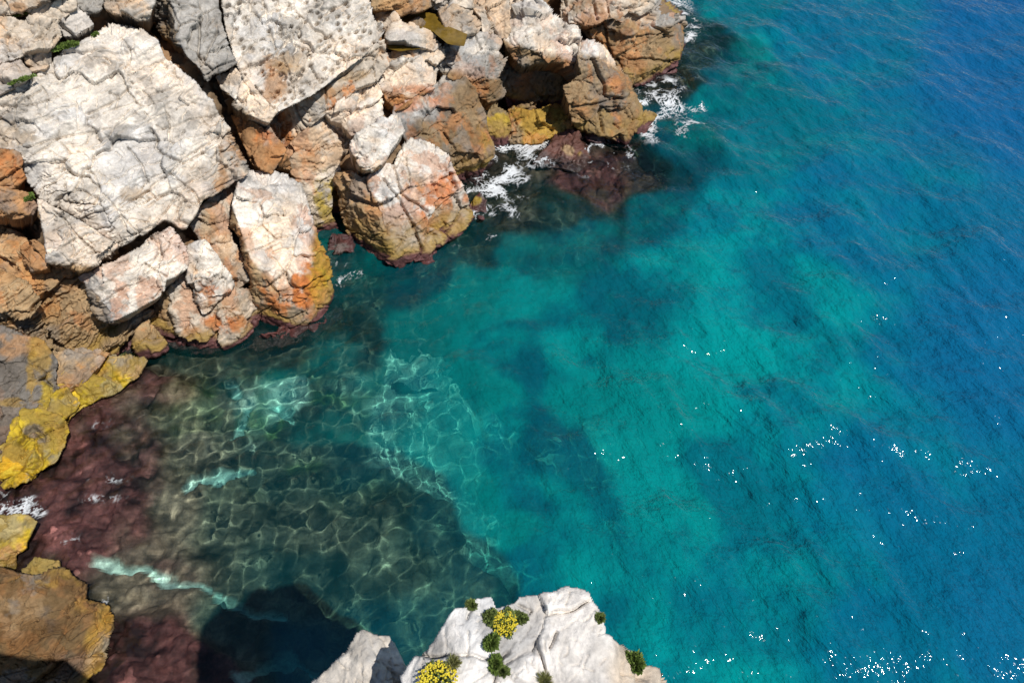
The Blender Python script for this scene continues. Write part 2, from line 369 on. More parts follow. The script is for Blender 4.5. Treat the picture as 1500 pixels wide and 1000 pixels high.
def surface_disp(P, nrm, seed, chip, strata, spacing, sdir, fine, pits, cracks):
    """height of the rock skin along its normal: broken facets, bedding steps, cracks and pits"""
    W = P + .16 * np.stack([fbm(P * 1.3, 3, 101), fbm(P * 1.3, 3, 102), fbm(P * 1.3, 3, 103)], 1)
    W = W + (W @ sdir)[:, None] * sdir * .9
    h = np.zeros(len(P))
    for sc_, am, s in ((.55, .33, 1), (1.5, .085, 2), (4.2, .028, 3)):
        d1, d2, v, r = worley(W * sc_, seed * 7 + s * 100)
        h += chip * am * (((r - .5) * v).sum(1) * 2.0 + (r[:, 0] - .5) * .7)
        if s == 1: g = (d2 - d1, r)
        if s == 2: g2 = d2 - d1
    u = W @ sdir / spacing + .5 * fbm(P * .5, 2, seed + 5)
    for k, am in ((1, 1.), (2.7, .45), (7.3, .2)):
        f = u * k; i = np.floor(f); fr = f - i
        rr = hsh(i.astype(np.int64), (i * 0).astype(np.int64), (i * 0).astype(np.int64), seed + int(k * 10))
        h += strata * am * ((rr - .5) + .6 * (fr - .5)) * (.5 + .5 * sstep(-.3, .5, fbm(P * .6 + k, 2, seed + 9)))
        h -= strata * am * 1.3 * np.exp(-(np.minimum(fr, 1 - fr) / (.05 * k ** .4)) ** 2) * sstep(-.1, .35, fbm(P * .9 + 3 * k, 2, seed + 11))
    h += fine * (.06 * fbm(P * 2.2, 5, seed, .55))
    h -= cracks * .22 * np.exp(-(g[0] / .02) ** 2) * sstep(-.2, .2, fbm(P * .4, 2, seed + 21))
    h -= cracks * .09 * np.exp(-(g2 / .03) ** 2) * sstep(.0, .3, fbm(P * .7, 2, seed + 23))
    if pits:
        a = unit(np.cross(sdir, nrm)); Q = np.stack([P @ a * 3.0, P @ sdir * 6.5, P @ nrm * 2], 1)
        d1, _, _, r = worley(Q, seed + 40)
        h -= pits * .13 * sstep(.42, .2, d1) * (r[:, 0] > .3) * sstep(-.45, .1, fbm(P * .45, 2, seed + 44))
    return h

def rock(name, label, cat, outline, n=T, a=None, lift=0., facets=(), tone='white', edge=(9, .35), chip=1., strata=.07, spacing=.55, fine=1., pits=0., cracks=1.,
         stains=(), lines=(), step=1.35, depth=2.2, spread=3.0, zone=True, group=None, parent=None, slant=(1, -.62), rag=2.3, warm=.35, kind=None, drop=None, receiver=None, rust=.55, rust_top=5.5, wet_only=False, cuts=5, cdep=1.0, joints=0):
    seed = len(rock_list) + 1
    poly = roughen(outline, rag, seed); poly = grow(poly, spread if drop is None else 0); lo = poly.min(0); hi = poly.max(0)
    cx, cyy = np.mean(np.maximum(outline, -40), 0)
    ax, ay = (a[0], a[1]) if a else (cx, cyy)
    nm = unit(n); da = rays(ax, ay)
    if a and len(a) == 3: p0 = at_z(ax, ay, a[2])
    else: p0 = CAM + da * (((C0 + NC * lift - CAM) @ NC) / (da @ NC))
    gx = np.arange(lo[0], hi[0] + step, step); gy = np.arange(lo[1], hi[1] + step, step)
    nx, ny = len(gx), len(gy); X, Y = [g.ravel() for g in np.meshgrid(gx, gy)]
    sd = poly_dist(X, Y, poly); ins = sd > 0
    idx = np.nonzero(ins)[0]; x, y, d = X[idx], Y[idx], sd[idx]; dirs = rays(x, y)
    # convex body: the deepest entry over its facet planes, ridges softened
    t0 = plane_t(dirs, p0, nm); t = t0.copy(); nrm = np.tile(nm, (len(x), 1)); col = np.tile(np.array(TONE[tone]), (len(x), 1))
    P0 = CAM + dirs * t0[:, None]; wobble = .22 * fbm(P0 * .9, 3, seed + 60)
    facets = list(facets); rg = np.random.default_rng(seed * 13 + 5); op = np.asarray(outline, float); pc = CAM + rays(cx, cyy) * plane_t(rays(cx, cyy), p0, nm)
    for k in range(cuts):                                          # corners knocked off by plane breaks
        q = np.maximum(op[rg.integers(len(op))], -40); f = rg.uniform(.5, .85) if cuts > 3 else rg.uniform(.75, .95); rx, ry = cx + (q[0] - cx) * f, cyy + (q[1] - cyy) * f
        dq = rays(rx, ry); pq = CAM + dq * plane_t(dq, p0, nm); o_ = pq - pc; o_ = unit(o_ - (o_ @ nm) * nm); an = math.radians(rg.uniform(22, 48)); fn = unit(nm * math.cos(an) + o_ * math.sin(an))
        if fn @ unit(dq) < -.25: facets.append((rx, ry, fn))
    for fc in facets:
        fx, fy, fn = fc[:3]; fn = unit(fn); dq = rays(fx, fy); pq = CAM + dq * plane_t(dq, p0, nm)
        if len(fc) > 4: pq = at_z(fx, fy, fc[4])
        tf = plane_t(dirs, pq, fn); w = sstep(-.06, .06, tf - t + wobble * .12)
        nrm = nrm * (1 - w[:, None]) + fn * w[:, None]
        if len(fc) > 3 and fc[3]:
            w2 = sstep(-.12, .12, tf - t + wobble); col = col * (1 - w2[:, None]) + np.array(TONE[fc[3]]) * w2[:, None]
        t = np.where(tf > t, tf, t) + .03 * np.exp(-((tf - t) / .08) ** 2)
    ew, ed = edge; ew = ew * (.24 + .24 * np.clip(fbm(P0 * .8, 3, seed + 31), -.8, 1.)); ed = ed * (.6 + .9 * np.clip(fbm(P0 * .5 + 4, 2, seed + 33), -.5, .8)); u = np.clip(d / ew, 0, 1); t = t + ed * (1 - np.sqrt(np.clip(1 - (1 - u) ** 2, 0, 1)))
    nrm /= np.linalg.norm(nrm, axis=1)[:, None]
    P = CAM + dirs * t[:, None]
    # bedding direction: trace on the main face follows the slant seen in the picture
    e = rays(ax + slant[0] * 4, ay + slant[1] * 4); q = CAM + e * plane_t(e, p0, nm); tr = unit(q - p0)
    sdir = unit(.85 * np.cross(nm, tr) + .5 * nm)
    h = surface_disp(P, nm, seed, chip, strata, spacing, sdir, fine, pits, cracks)
    for pts, w, dp in lines:                      # the cracks one can see
        jx = 1.6 * fbm(P * 2.5, 3, 7); jy = 1.6 * fbm(P * 2.5, 3, 8)
        h -= dp * np.exp(-(line_dist(x + jx, y + jy, pts) / w) ** 2)
    rng = np.random.default_rng(seed); sl_ = math.atan2(slant[1], slant[0])
    for k in range(int(len(x) * step * step / 420 * cracks)):     # short random cracks along and across the bedding
        i = rng.integers(len(x)); c0 = np.array([x[i], y[i]]); th = sl_ + rng.normal(0, .22) + (rng.random() < .4) * rng.choice([1.1, 1.5, -.9]) ; L = rng.uniform(6, 15) * rng.choice([1, 1, 2.4]); pts = [c0]
        for j in range(4): th += rng.normal(0, .4); pts.append(pts[-1] + L / 4 * np.array([math.cos(th), math.sin(th)]))
        m = (np.abs(x - c0[0]) < L + 4) & (np.abs(y - c0[1]) < L + 4)
        if m.any(): h[m] -= cdep * rng.uniform(.05, .17) * np.exp(-(line_dist(x[m], y[m], pts) / rng.uniform(.8, 1.3)) ** 2)
    for k in range(joints):                                        # long bedding joints
        i = rng.integers(len(x)); c0 = np.array([x[i], y[i]]); th = sl_ + rng.normal(0, .07); L = rng.uniform(40, 130); pts = [c0]
        for j in range(6): th += rng.normal(0, .1); pts.append(pts[-1] + L / 6 * np.array([math.cos(th), math.sin(th)]))
        h -= rng.uniform(.1, .22) * np.exp(-(line_dist(x, y, pts) / rng.uniform(.9, 1.4)) ** 2)
    view = dirs / np.linalg.norm(dirs, axis=1)[:, None]
    ax_ = .6 * nrm - .4 * view; ax_ /= np.linalg.norm(ax_, axis=1)[:, None]
    h = np.maximum(h, -.6); P = P + ax_ * h[:, None]
    # colours of the stone itself: warm patches, rust stains with their own shape, tidal zones by height
    var = fbm(P * .8, 4, seed + 70); col = col * (1 + .16 * var)[:, None]
    wm = (1.2 * warm * sstep(-.05, .6, fbm(P * .7, 4, seed + 80, .6)))[:, None]; col = col * (1 - wm) + wm * col * np.array([1.18, .86, .55])
    bands = fbm(np.stack([P @ sdir * 3.2, P @ tr * .35, P @ nm * .3], 1), 3, seed + 82); col = col * (1 + .15 * bands)[:, None]
    mot = fbm(P * 2.6, 4, seed + 83, .65); col = col * (1 + .2 * mot)[:, None]
    lich = (.5 * sstep(.35, .75, fbm(P * 1.1 + 30, 5, seed + 84, .6)))[:, None]; col = col * (1 - lich) + lich * np.array([.2, .185, .165])
    gm = (.5 * sstep(.1, .6, fbm(P * .7 + 9, 4, seed + 85)))[:, None]; col = col * (1 - gm) + gm * col.mean(1, keepdims=True) * .85
    for sx, sy, rx, ry, tn, am in stains:
        r = np.hypot((x - sx) / rx, (y - sy) / ry) / 1.2 + .6 * fbm(P * 1.7, 4, seed + 90)
        w = (am * sstep(1.15, .6, r) * sstep(-.75, .0, fbm(P * np.array([3.2, 3.2, 1.0]), 4, seed + 93)))[:, None]; col = col * (1 - w) + w * np.array(TONE[tn]) * (1 + .3 * fbm(P * 4, 3, 95))[:, None]
    if tone == 'yellow':
        w = (.75 * sstep(-.1, .35, fbm(P * 1.8, 5, seed + 88, .65)))[:, None]; col = col * (1 - w) + w * np.array([.27, .185, .045])
    if not wet_only:
        ru = sstep(.12, .55, fbm(P * np.array([1.5, 1.5, .55]) + seed, 5, seed + 99, .6)) * sstep(rust_top, rust_top - 2.5, P[:, 2]) * rust * .8
        col = col * (1 - ru[:, None]) + ru[:, None] * np.array([.45, .17, .05]) * (1 + .3 * mot)[:, None]
    if zone:
        z = P[:, 2]; nz = fbm(P * .7, 4, 97)
        w = (sstep(1.5, .5, z + .8 * nz) * .7)[:, None]; col = col * (1 - w) + w * np.array([.27, .18, .085])
        w = (sstep(.8, .35, z + .6 * nz) * .75)[:, None]; col = col * (1 - w) + w * np.array([.32, .21, .045])
        w = sstep(.5, .3, z + .22 * nz)[:, None]; col = col * (1 - w) + w * np.array([.115, .05, .048]) * (1 + .4 * fbm(P * 4, 3, 98))[:, None]
    col = np.clip(col, .01, .85)
    # faces, then sides running back into the cliff
    full = np.full(nx * ny, -1); full[idx] = np.arange(len(idx)); G = full.reshape(ny, nx)
    A, B, Cc, Dd = G[:-1, :-1], G[:-1, 1:], G[1:, 1:], G[1:, :-1]; ok = (A >= 0) & (B >= 0) & (Cc >= 0) & (Dd >= 0)
    F = np.stack([A[ok], Dd[ok], Cc[ok], B[ok]], 1)
    E = np.concatenate([F[:, [0, 1]], F[:, [1, 2]], F[:, [2, 3]], F[:, [3, 0]]]); key = E.min(1).astype(np.int64) * len(idx) + E.max(1)
    _, first, cnt = np.unique(key, return_index=True, return_counts=True); bd = E[first[cnt == 1]]
    ring = np.unique(bd); mp = np.full(len(idx), -1); mp[ring] = np.arange(len(ring))
    cen = P.mean(0); back = unit(unit(da) * .75 - NC * .35 + np.array([0, 0, -.25])) if drop is None else np.array([0, 0, -1.])
    V = [P]; CL = [col]; FF = [F]; prev = ring; base = len(idx)
    levels = (.3, .9, depth) if drop is None else tuple(np.linspace(.4, drop, 9))
    for k, L in enumerate(levels):
        S = P[ring] + back * L
        if drop is None: S += (cen - P[ring]) * (.04 * (k + 1))
        jag = .1 * min(1, L); S = S + jag * np.stack([fbm(S * 1.2, 3, 301), fbm(S * 1.2, 3, 302), fbm(S * 1.2, 3, 303)], 1)
        new = base + np.arange(len(ring)); i0 = prev[mp[bd[:, 0]]]; i1 = prev[mp[bd[:, 1]]]; j0 = new[mp[bd[:, 0]]]; j1 = new[mp[bd[:, 1]]]
        FF.append(np.stack([i1, i0, j0, j1], 1)); V.append(S); CL.append(col[ring] * .92); prev = new; base += len(ring)
    V = np.concatenate(V); used = np.zeros(len(V), bool); FF = np.concatenate(FF); used[FF.ravel()] = True
    re = np.cumsum(used) - 1
    o = mesh_ob(name, V[used], re[FF], ROCK, parent, np.concatenate(CL)[used])
    if parent is None: tag(o, label, cat, group, kind)
    if receiver or (receiver is None and V[:, 2].min() < .3): o.cycles.is_caustics_receiver = True
    for ix, iy, tt in zip((x // 10).astype(int), (y // 10).astype(int), t): known_t.setdefault((ix, iy), []).append(tt)
    rock_list.append((name, o, p0, P.min(0), P.max(0)))
    return o

# ------------------------------------------------------------------ upper left ledges
G1 = 'cracked ledge blocks above the great slab'
rock('ledge_block', 'broad cream ledge block with lichen-yellow rim above the great slab', 'rock', cuts=3, outline=[(-130, 34), (0, 24), (25, 30), (55, 22), (86, 32), (88, 50), (78, 68), (60, 68), (36, 78), (20, 88), (-130, 118)], n=UF, lift=.25, tone='pale', group=G1, zone=False, edge=(6, .3))
rock('ledge_block', 'small wedge-shaped ledge block wedged between two larger cream blocks by green moss', 'rock', cuts=3, outline=[(33, 80), (60, 69), (76, 70), (76, 88), (64, 98), (45, 104), (38, 95)], n=UF, lift=.2, tone='pale', group=G1, zone=False, edge=(6, .3))
rock('ledge_block', 'flat cream ledge block resting directly along the top edge of the great slab', 'rock', cuts=3, outline=[(-130, 118), (0, 97), (30, 88), (43, 100), (46, 112), (36, 118), (0, 138), (-130, 170)], n=UF, lift=.2, tone='pale', group=G1, zone=False, edge=(6, .3))
rock('ledge_block', 'split cream ledge block beside the green grass tuft', 'rock', cuts=3, outline=[(36, 14), (60, 4), (95, -6), (112, 0), (110, 12), (94, 24), (82, 29), (58, 20)], n=UF, lift=.25, tone='pale', group=G1, zone=False, edge=(6, .3))
rock('ledge_block', 'cracked knobbly ledge block overlooking the head of the cleft', 'rock', cuts=3, outline=[(86, 30), (95, 22), (112, 12), (126, 18), (134, 34), (118, 46), (105, 52), (92, 50)], n=(.3, -.6, .74), lift=.25, tone='pale', group=G1, zone=False, edge=(5, .3))
rock('ledge_block', 'grey-faced ledge block between the cream ledges and the overhanging block', 'rock', cuts=3, outline=[(108, -130), (152, -130), (152, 5), (146, 16), (124, 22), (110, 8)], n=(.2, -.75, .63), lift=.3, tone='grey', group=G1, zone=False, edge=(5, .3))
rock('ledge_block', 'topmost weathered ledge block with a rusty stain behind the grass tuft', 'rock', cuts=3, outline=[(-130, -130), (104, -130), (96, -6), (60, 4), (38, 12), (20, 20), (0, 24), (-130, 34)], n=UF, lift=.2, tone='pale', group=G1, zone=False, edge=(6, .3), stains=[(26, 12, 12, 6, 'orange', .8)])
rock('overhanging_block', 'pale block jutting out over the dark head of the cleft', 'rock', [(152, -130), (228, -130), (225, 5), (219, 29), (200, 28), (175, 16), (152, 10)], n=(.25, -.5, .83), lift=.55, tone='pale', zone=False, edge=(7, .45))
# ------------------------------------------------------------------ the great slab and what it is cracked into
rock('great_slab', 'huge pale limestone slab with diagonal bedding and fine cracks left of the cleft', 'rock slab', joints=22, cuts=2,
     outline=[(-130, 172), (0, 140), (40, 117), (75, 90), (110, 64), (130, 50), (150, 37), (178, 34), (208, 46), (228, 60), (240, 85), (262, 102), (285, 125), (310, 150), (325, 175), (336, 197), (347, 218), (360, 240), (356, 254), (340, 268), (318, 282),
      (298, 292), (293, 300), (272, 330), (262, 330), (240, 322), (200, 346), (178, 360), (130, 331), (95, 311), (56, 290), (40, 265), (30, 238), (22, 222), (0, 216), (-130, 215)],
     n=(.36, -.50, .79), lift=.55, tone='white', strata=.11, spacing=.62, chip=.75, edge=(11, .5), warm=.12, pits=.35, facets=[(322, 225, (.85, -.35, .38), 'pale'), (110, 66, (.15, -.12, .98), None), (60, 255, (-.2, -.8, .56), None)],
     stains=[(340, 225, 14, 34, 'orange', .85), (322, 275, 12, 10, 'orange', .8), (200, 285, 26, 8, 'tan', .5), (20, 200, 34, 14, 'tan', .4)],
     lines=[([(178, 305), (215, 280), (258, 247), (300, 222)], 1.5, .22), ([(186, 215), (205, 238), (218, 268)], 1.3, .2), ([(222, 188), (232, 205), (228, 215), (245, 230), (268, 240)], 1.8, .26), ([(250, 255), (285, 283), (293, 300)], 1.4, .2), ([(130, 165), (160, 155), (190, 130)], 1.5, .2), ([(0, 158), (60, 152), (118, 125)], 1.4, .16),
            ([(150, 285), (205, 345)], 1.2, .18), ([(95, 268), (97, 305)], 1.2, .18), ([(120, 320), (200, 290)], 1.2, .16)], depth=3)
rock('slab_block', 'pale corner block split off the lower left of the great slab', 'rock', joints=4, cuts=3, outline=[(54, 291), (95, 313), (130, 333), (178, 362), (150, 385), (118, 397), (70, 381), (66, 352), (58, 320)], n=(.25, -.62, .74), lift=.6, tone='white', chip=.7, edge=(8, .45), warm=.2, strata=.09,
     facets=[(110, 385, (.0, -.95, .1), 'tan')], lines=[([(80, 310), (140, 372)], 1.3, .2)])
rock('long_block', 'long pale block tucked under the great slab with its keel overhanging the dark recess', 'rock', joints=6, cuts=3, outline=[(110, 403), (150, 392), (185, 375), (205, 362), (228, 343), (252, 333), (262, 345), (272, 368), (273, 392), (258, 402), (243, 408), (238, 422), (233, 433), (207, 450), (180, 463), (158, 471), (140, 464), (132, 440), (125, 415)],
     n=(.3, -.58, .76), lift=.6, tone='white', chip=.9, edge=(8, .5), warm=.2, strata=.12, spacing=.45, facets=[(145, 440, (-.45, -.85, .25), 'tan')], lines=[([(180, 372), (222, 348), (250, 335)], 1.5, .2), ([(212, 385), (243, 405)], 1.2, .2)])
rock('wedge_block', 'narrow pale wedge between the great slab and the rounded white boulder', 'rock', [(278, 332), (293, 302), (318, 283), (345, 268), (356, 256), (346, 300), (341, 335), (352, 372), (364, 412), (345, 422), (335, 400), (320, 380), (300, 354)], n=(.35, -.62, .7), lift=-.1, tone='pale', edge=(6, .3), warm=.5, stains=[(305, 330, 12, 28, 'tan', .7), (340, 400, 10, 14, 'orange', .5)])
rock('rectangular_block', 'small squarish pale block with rust on its lower edge', 'rock', [(275, 362), (300, 353), (320, 380), (336, 402), (343, 418), (320, 440), (297, 458), (284, 440), (278, 415), (273, 393)], n=(.28, -.66, .7), lift=.25, tone='white', edge=(5, .35), warm=.4, chip=.6, stains=[(315, 432, 26, 10, 'rust', .75), (290, 440, 10, 14, 'orange', .7)])
rock('white_boulder', 'rounded boulder with a bright white face and rusty foot beside the narrow inlet', 'boulder', joints=2, cuts=5, outline=[(353, 258), (378, 248), (402, 251), (432, 266), (448, 290), (456, 320), (464, 350), (478, 375), (482, 400), (488, 440), (478, 467), (455, 477), (413, 483), (385, 478), (375, 455), (365, 412), (352, 372), (341, 335), (342, 298)],
     n=(.3, -.60, .74), a=(430, 430, 1.55), tone='white', chip=.8, edge=(12, .5), warm=.25, strata=.05, facets=[(425, 432, (.1, -.96, .25), 'tan'), (458, 370, (.86, -.42, .28), 'ochre'), (352, 340, (-.75, -.6, .25), 'brown'), (395, 415, (-.35, -.9, .25), 'tan')],
     stains=[(450, 425, 18, 36, 'rust', .95), (405, 445, 30, 18, 'rust', .85), (470, 430, 14, 40, 'yellow', .5)], lines=[([(400, 370), (430, 362), (440, 330), (446, 300)], 1.3, .2), ([(342, 330), (350, 370), (362, 405)], 2, .3)])
rock('round_boulder', 'round tan boulder streaked with rust sitting at the waterline under the pale blocks', 'boulder', [(220, 450), (236, 434), (268, 402), (284, 438), (297, 458), (320, 441), (343, 420), (364, 425), (378, 450), (380, 478), (352, 503), (315, 518), (270, 522), (246, 509), (232, 482)],
     n=(.2, -.72, .66), a=(300, 505, .35), tone='pale', chip=.9, edge=(22, .9), warm=.4, strata=.08, spacing=.4, facets=[(255, 460, (-.6, -.7, .4), 'brown'), (300, 500, (.05, -.98, -.02), 'brown')], stains=[(330, 475, 34, 20, 'rust', .9), (300, 490, 30, 14, 'orange', .6), (260, 420, 14, 20, 'grey', .6)])
# ------------------------------------------------------------------ the recess on the left
G2 = 'rusty blocks in the shaded recess'
rock('recess_wall', 'brown broken rock wall in the shaded recess under the pale blocks', 'rock', cuts=3, outline=[(-130, 320), (0, 330), (30, 345), (66, 380), (115, 400), (130, 440), (140, 462), (160, 466), (205, 450), (222, 455), (234, 482), (246, 509), (235, 524), (180, 518), (120, 514), (60, 508), (0, 490), (-130, 480)],
     n=(.2, -.85, .48), a=(150, 512, .75), tone='tan', chip=1.7, edge=(8, .4), strata=.2, spacing=.5, cracks=1.5, warm=.7, stains=[(40, 420, 50, 26, 'orange', .5), (180, 490, 40, 18, 'brown', .6)], depth=3)
rock('rust_block', 'rust-red block lodged under the left edge of the great slab', 'rock', [(-130, 224), (0, 222), (25, 228), (37, 262), (20, 272), (-130, 270)], n=(.3, -.7, .65), lift=.0, tone='orange', edge=(6, .35), group=G2, warm=.2, stains=[(15, 245, 30, 20, 'rust', .5)])
rock('rust_block', 'rust-red ledge with green moss on top over the dark hollow', 'rock', [(-130, 280), (0, 278), (40, 283), (54, 300), (50, 314), (10, 316), (-130, 306)], n=(.2, -.75, .63), lift=.15, tone='orange', edge=(6, .35), group=G2, warm=.2)
rock('rust_block', 'rust-red knob hanging below the pale corner block', 'rock', [(26, 362), (50, 350), (66, 362), (70, 390), (48, 399), (32, 388)], n=(.25, -.75, .6), lift=-.1, tone='orange', edge=(8, .4), group=G2, warm=.2)
rock('rust_block', 'layered tan block at the foot of the recess beside the grey veined wall', 'rock', [(-130, 395), (0, 398), (40, 415), (60, 440), (45, 462), (0, 466), (-130, 460)], n=(.25, -.75, .6), lift=-.9, tone='tan', edge=(8, .4), group=G2, strata=.16)
rock('small_boulder', 'small ochre boulder in shadow beside the round tan boulder', 'boulder', [(193, 505), (200, 482), (218, 468), (232, 486), (246, 512), (228, 522), (205, 520)], n=(.2, -.75, .63), a=(220, 515, .5), tone='tan', edge=(10, .4))
# ------------------------------------------------------------------ yellow tidal shelf
G3 = 'yellow tidal shelf rocks'
rock('tidal_ledge', 'continuous yellow-ochre tidal ledge under the shelf rocks, edged by purple algae', 'rock', cuts=3, outline=[(216, 531), (203, 552), (165, 577), (120, 598), (101, 616), (99, 640), (84, 676), (48, 703), (0, 716), (-130, 724), (-130, 600), (20, 596), (80, 556), (150, 518), (192, 514)], n=(.3, -.36, .88), a=(120, 596, .16), tone='yellow', rag=4, spread=2, edge=(10, .2), chip=1.2, strata=.05, zone=False, rust=.2, stains=[(60, 600, 50, 30, 'ochre', .6), (20, 680, 30, 16, 'ochre', .5)])
rock('shelf_rock', 'smooth tan shelf rock behind the long yellow tongue', 'rock', cuts=3, outline=[(76, 545), (82, 514), (127, 512), (160, 518), (132, 544), (103, 570), (84, 566)], n=(.2, -.4, .9), a=(105, 545, 1.0), rust=.15, tone='tan', zone=False, spread=4, warm=.5, edge=(9, .22), group=G3, rag=3.5, strata=.06, chip=1.3)
rock('shelf_rock', 'long bright yellow tongue of rock ending at the purple algae', 'rock', cuts=3, outline=[(103, 572), (128, 544), (160, 520), (186, 519), (214, 531), (200, 550), (163, 573), (118, 593)], n=(.28, -.42, .86), a=(150, 565, .42), rust=.15, tone='yellow', zone=False, spread=4, warm=.5, edge=(9, .22), group=G3, rag=3.5, strata=.06, chip=1.3, stains=[(150, 540, 30, 10, 'ochre', .5)])
rock('shelf_rock', 'small yellow shelf rock between the tongue and the broad yellow rock', 'rock', cuts=3, outline=[(72, 598), (87, 575), (102, 573), (115, 592), (98, 611), (82, 612)], n=(.25, -.42, .86), a=(95, 602, .45), rust=.15, tone='yellow', zone=False, spread=4, warm=.5, edge=(9, .22), group=G3, rag=3.5, strata=.06, chip=1.3)
rock('shelf_rock', 'broad yellow rock with dark holes sloping into white foam', 'rock', cuts=3, outline=[(20, 618), (40, 604), (60, 602), (92, 612), (95, 635), (80, 671), (44, 698), (8, 710), (2, 690), (8, 650)], n=(.35, -.4, .85), a=(60, 680, .4), rust=.15, tone='yellow', zone=False, spread=4, warm=.5, edge=(9, .22), group=G3, rag=3.5, strata=.06, chip=1.3, stains=[(45, 632, 12, 9, 'dark', .9), (60, 645, 8, 5, 'dark', .8)], lines=[([(30, 650), (48, 628), (62, 640)], 4, .3)])
rock('veined_wall', 'dark grey wall with ochre veins at the back of the yellow shelf', 'rock', cuts=3, outline=[(-130, 488), (0, 484), (60, 505), (80, 530), (76, 566), (84, 572), (66, 602), (38, 606), (18, 622), (6, 652), (0, 692), (-130, 700)], n=(.4, -.6, .69), a=(40, 590, .9), rust=.15, tone='slate', spread=6, edge=(6, .3), zone=False, strata=.06, chip=1.1, warm=.1, stains=[(15, 505, 40, 14, 'orange', .7), (60, 520, 14, 30, 'ochre', .7), (45, 560, 6, 30, 'ochre', .7), (20, 590, 30, 5, 'ochre', .6), (70, 580, 10, 16, 'yellow', .8)])
rock('shelf_rock', 'orange and yellow rock below the foam patch', 'rock', cuts=3, outline=[(-130, 768), (0, 758), (30, 754), (51, 765), (41, 787), (38, 801), (23, 813), (22, 836), (-130, 842)], n=(.3, -.4, .87), a=(25, 800, .5), rust=.15, tone='yellow', zone=False, spread=4, warm=.5, edge=(9, .22), group=G3, rag=3.5, strata=.06, chip=1.3, stains=[(15, 815, 20, 20, 'orange', .8)])
rock('shelf_rock', 'small yellow cap of rock touching the big brown shore rock', 'rock', cuts=3, outline=[(38, 838), (56, 820), (84, 820), (86, 840), (60, 846)], n=(.2, -.4, .89), a=(65, 838, .6), rust=.15, tone='yellow', zone=False, spread=4, warm=.5, edge=(9, .22), group=G3, rag=3.5, chip=1.3, stains=[(50, 836, 16, 10, 'ochre', .6)])
rock('shore_rock', 'big smooth brown shore rock with a ragged ochre rim', 'rock', cuts=3, outline=[(-130, 838), (0, 834), (33, 840), (60, 844), (97, 838), (110, 853), (127, 857), (129, 873), (157, 887), (169, 901), (164, 940), (148, 983), (134, 992), (122, 1012), (100, 1080), (-130, 1090)], n=(.22, -.22, .95), a=(100, 920, 1.05), rust=.15, tone='umber', edge=(12, .5), zone=False, strata=.08, spacing=.8, chip=1.2, warm=.3,
     facets=[(150, 910, (.8, -.35, .48), 'ochre')], stains=[(20, 890, 34, 26, 'tan', .4), (80, 850, 60, 9, 'ochre', .5), (140, 885, 26, 12, 'ochre', .4)], slant=(1, -.5))
# ------------------------------------------------------------------ right of the cleft
rock('cleft_slab', 'cracked grey slab forming the right lip of the cleft', 'rock slab', joints=6, cuts=2, outline=[(225, -130), (318, -130), (316, 5), (322, 30), (332, 62), (346, 92), (330, 100), (310, 108), (306, 118), (288, 92), (262, 66), (240, 53), (221, 32)], n=(.28, -.52, .8), lift=.75, tone='grey', edge=(7, .4), chip=.9, warm=.15, zone=False,
     facets=[(265, 62, (-.75, -.55, .35), 'brown')], lines=[([(243, 0), (262, 35), (258, 55)], 1.4, .2), ([(293, 25), (290, 80)], 1.6, .3), ([(290, 80), (312, 105)], 1.4, .2), ([(318, 45), (300, 85)], 1.3, .2)], depth=3)
rock('pitted_slab', 'large pale slab riddled with small dark pits above the orange band', 'rock slab', joints=16, cuts=2, outline=[(327, -130), (528, -130), (545, 20), (561, 48), (550, 62), (520, 91), (490, 113), (455, 141), (402, 165), (375, 137), (354, 106), (344, 86), (335, 50), (327, 10)], n=(.36, -.50, .79), lift=.75, tone='white', edge=(7, .45), chip=.7, warm=.2, pits=2.2, strata=.08, spacing=.4, zone=False,
     stains=[(398, 118, 16, 34, 'orange', .8), (420, 85, 20, 16, 'tan', .6), (480, 60, 26, 12, 'pale', .5)], lines=[([(352, 104), (385, 92), (408, 78), (425, 55)], 1.6, .25), ([(385, 0), (395, 40), (405, 75)], 1.4, .2), ([(415, 85), (433, 140)], 1.3, .2), ([(455, 95), (470, 120)], 1.2, .2), ([(365, 125), (398, 155)], 1.5, .25)], slant=(1, -.7), depth=3)
rock('corner_block', 'pale corner block under the pitted slab pointing down the cleft', 'rock', [(311, 108), (343, 96), (363, 119), (402, 165), (394, 179), (362, 165), (327, 139)], n=(.1, -.66, .74), lift=.7, tone='white', edge=(6, .4), zone=False, warm=.3, facets=[(340, 145, (-.5, -.85, .1), 'brown')])
rock('recess_rock', 'rust-brown rock in the shaded notch below the corner block', 'rock', [(336, 172), (362, 164), (390, 180), (414, 216), (430, 246), (405, 250), (372, 240), (352, 204)], n=(.2, -.8, .56), lift=-.15, tone='orange', edge=(5, .3), zone=False, chip=1.4, stains=[(385, 205, 16, 12, 'rust', .6)])
rock('orange_band', 'long orange and grey block running under the edge of the pitted slab', 'rock', joints=4, cuts=2, outline=[(389, 178), (403, 166), (455, 142), (490, 115), (520, 93), (552, 64), (563, 58), (569, 95), (550, 115), (517, 132), (460, 178), (414, 216), (400, 205)], n=(.3, -.72, .63), lift=.3, tone='pale', edge=(5, .3), zone=False, chip=.5, strata=.03, warm=.5, rust=1., rust_top=12, stains=[(420, 195, 26, 12, 'orange', .8), (470, 140, 40, 12, 'orange', .8), (435, 180, 18, 14, 'pale', .7), (510, 110, 34, 8, 'tan', .7), (545, 85, 20, 16, 'pale', .6)], lines=[([(430, 152), (447, 185)], 1.4, .2), ([(476, 128), (480, 160)], 1.4, .2)])
rock('white_block', 'square pale block with a chipped top under the orange band', 'rock', [(478, 168), (517, 135), (549, 118), (562, 148), (565, 166), (540, 186), (516, 198), (500, 182)], n=(.3, -.6, .74), lift=.35, tone='white', edge=(5, .35), zone=False, strata=.07, warm=.3)
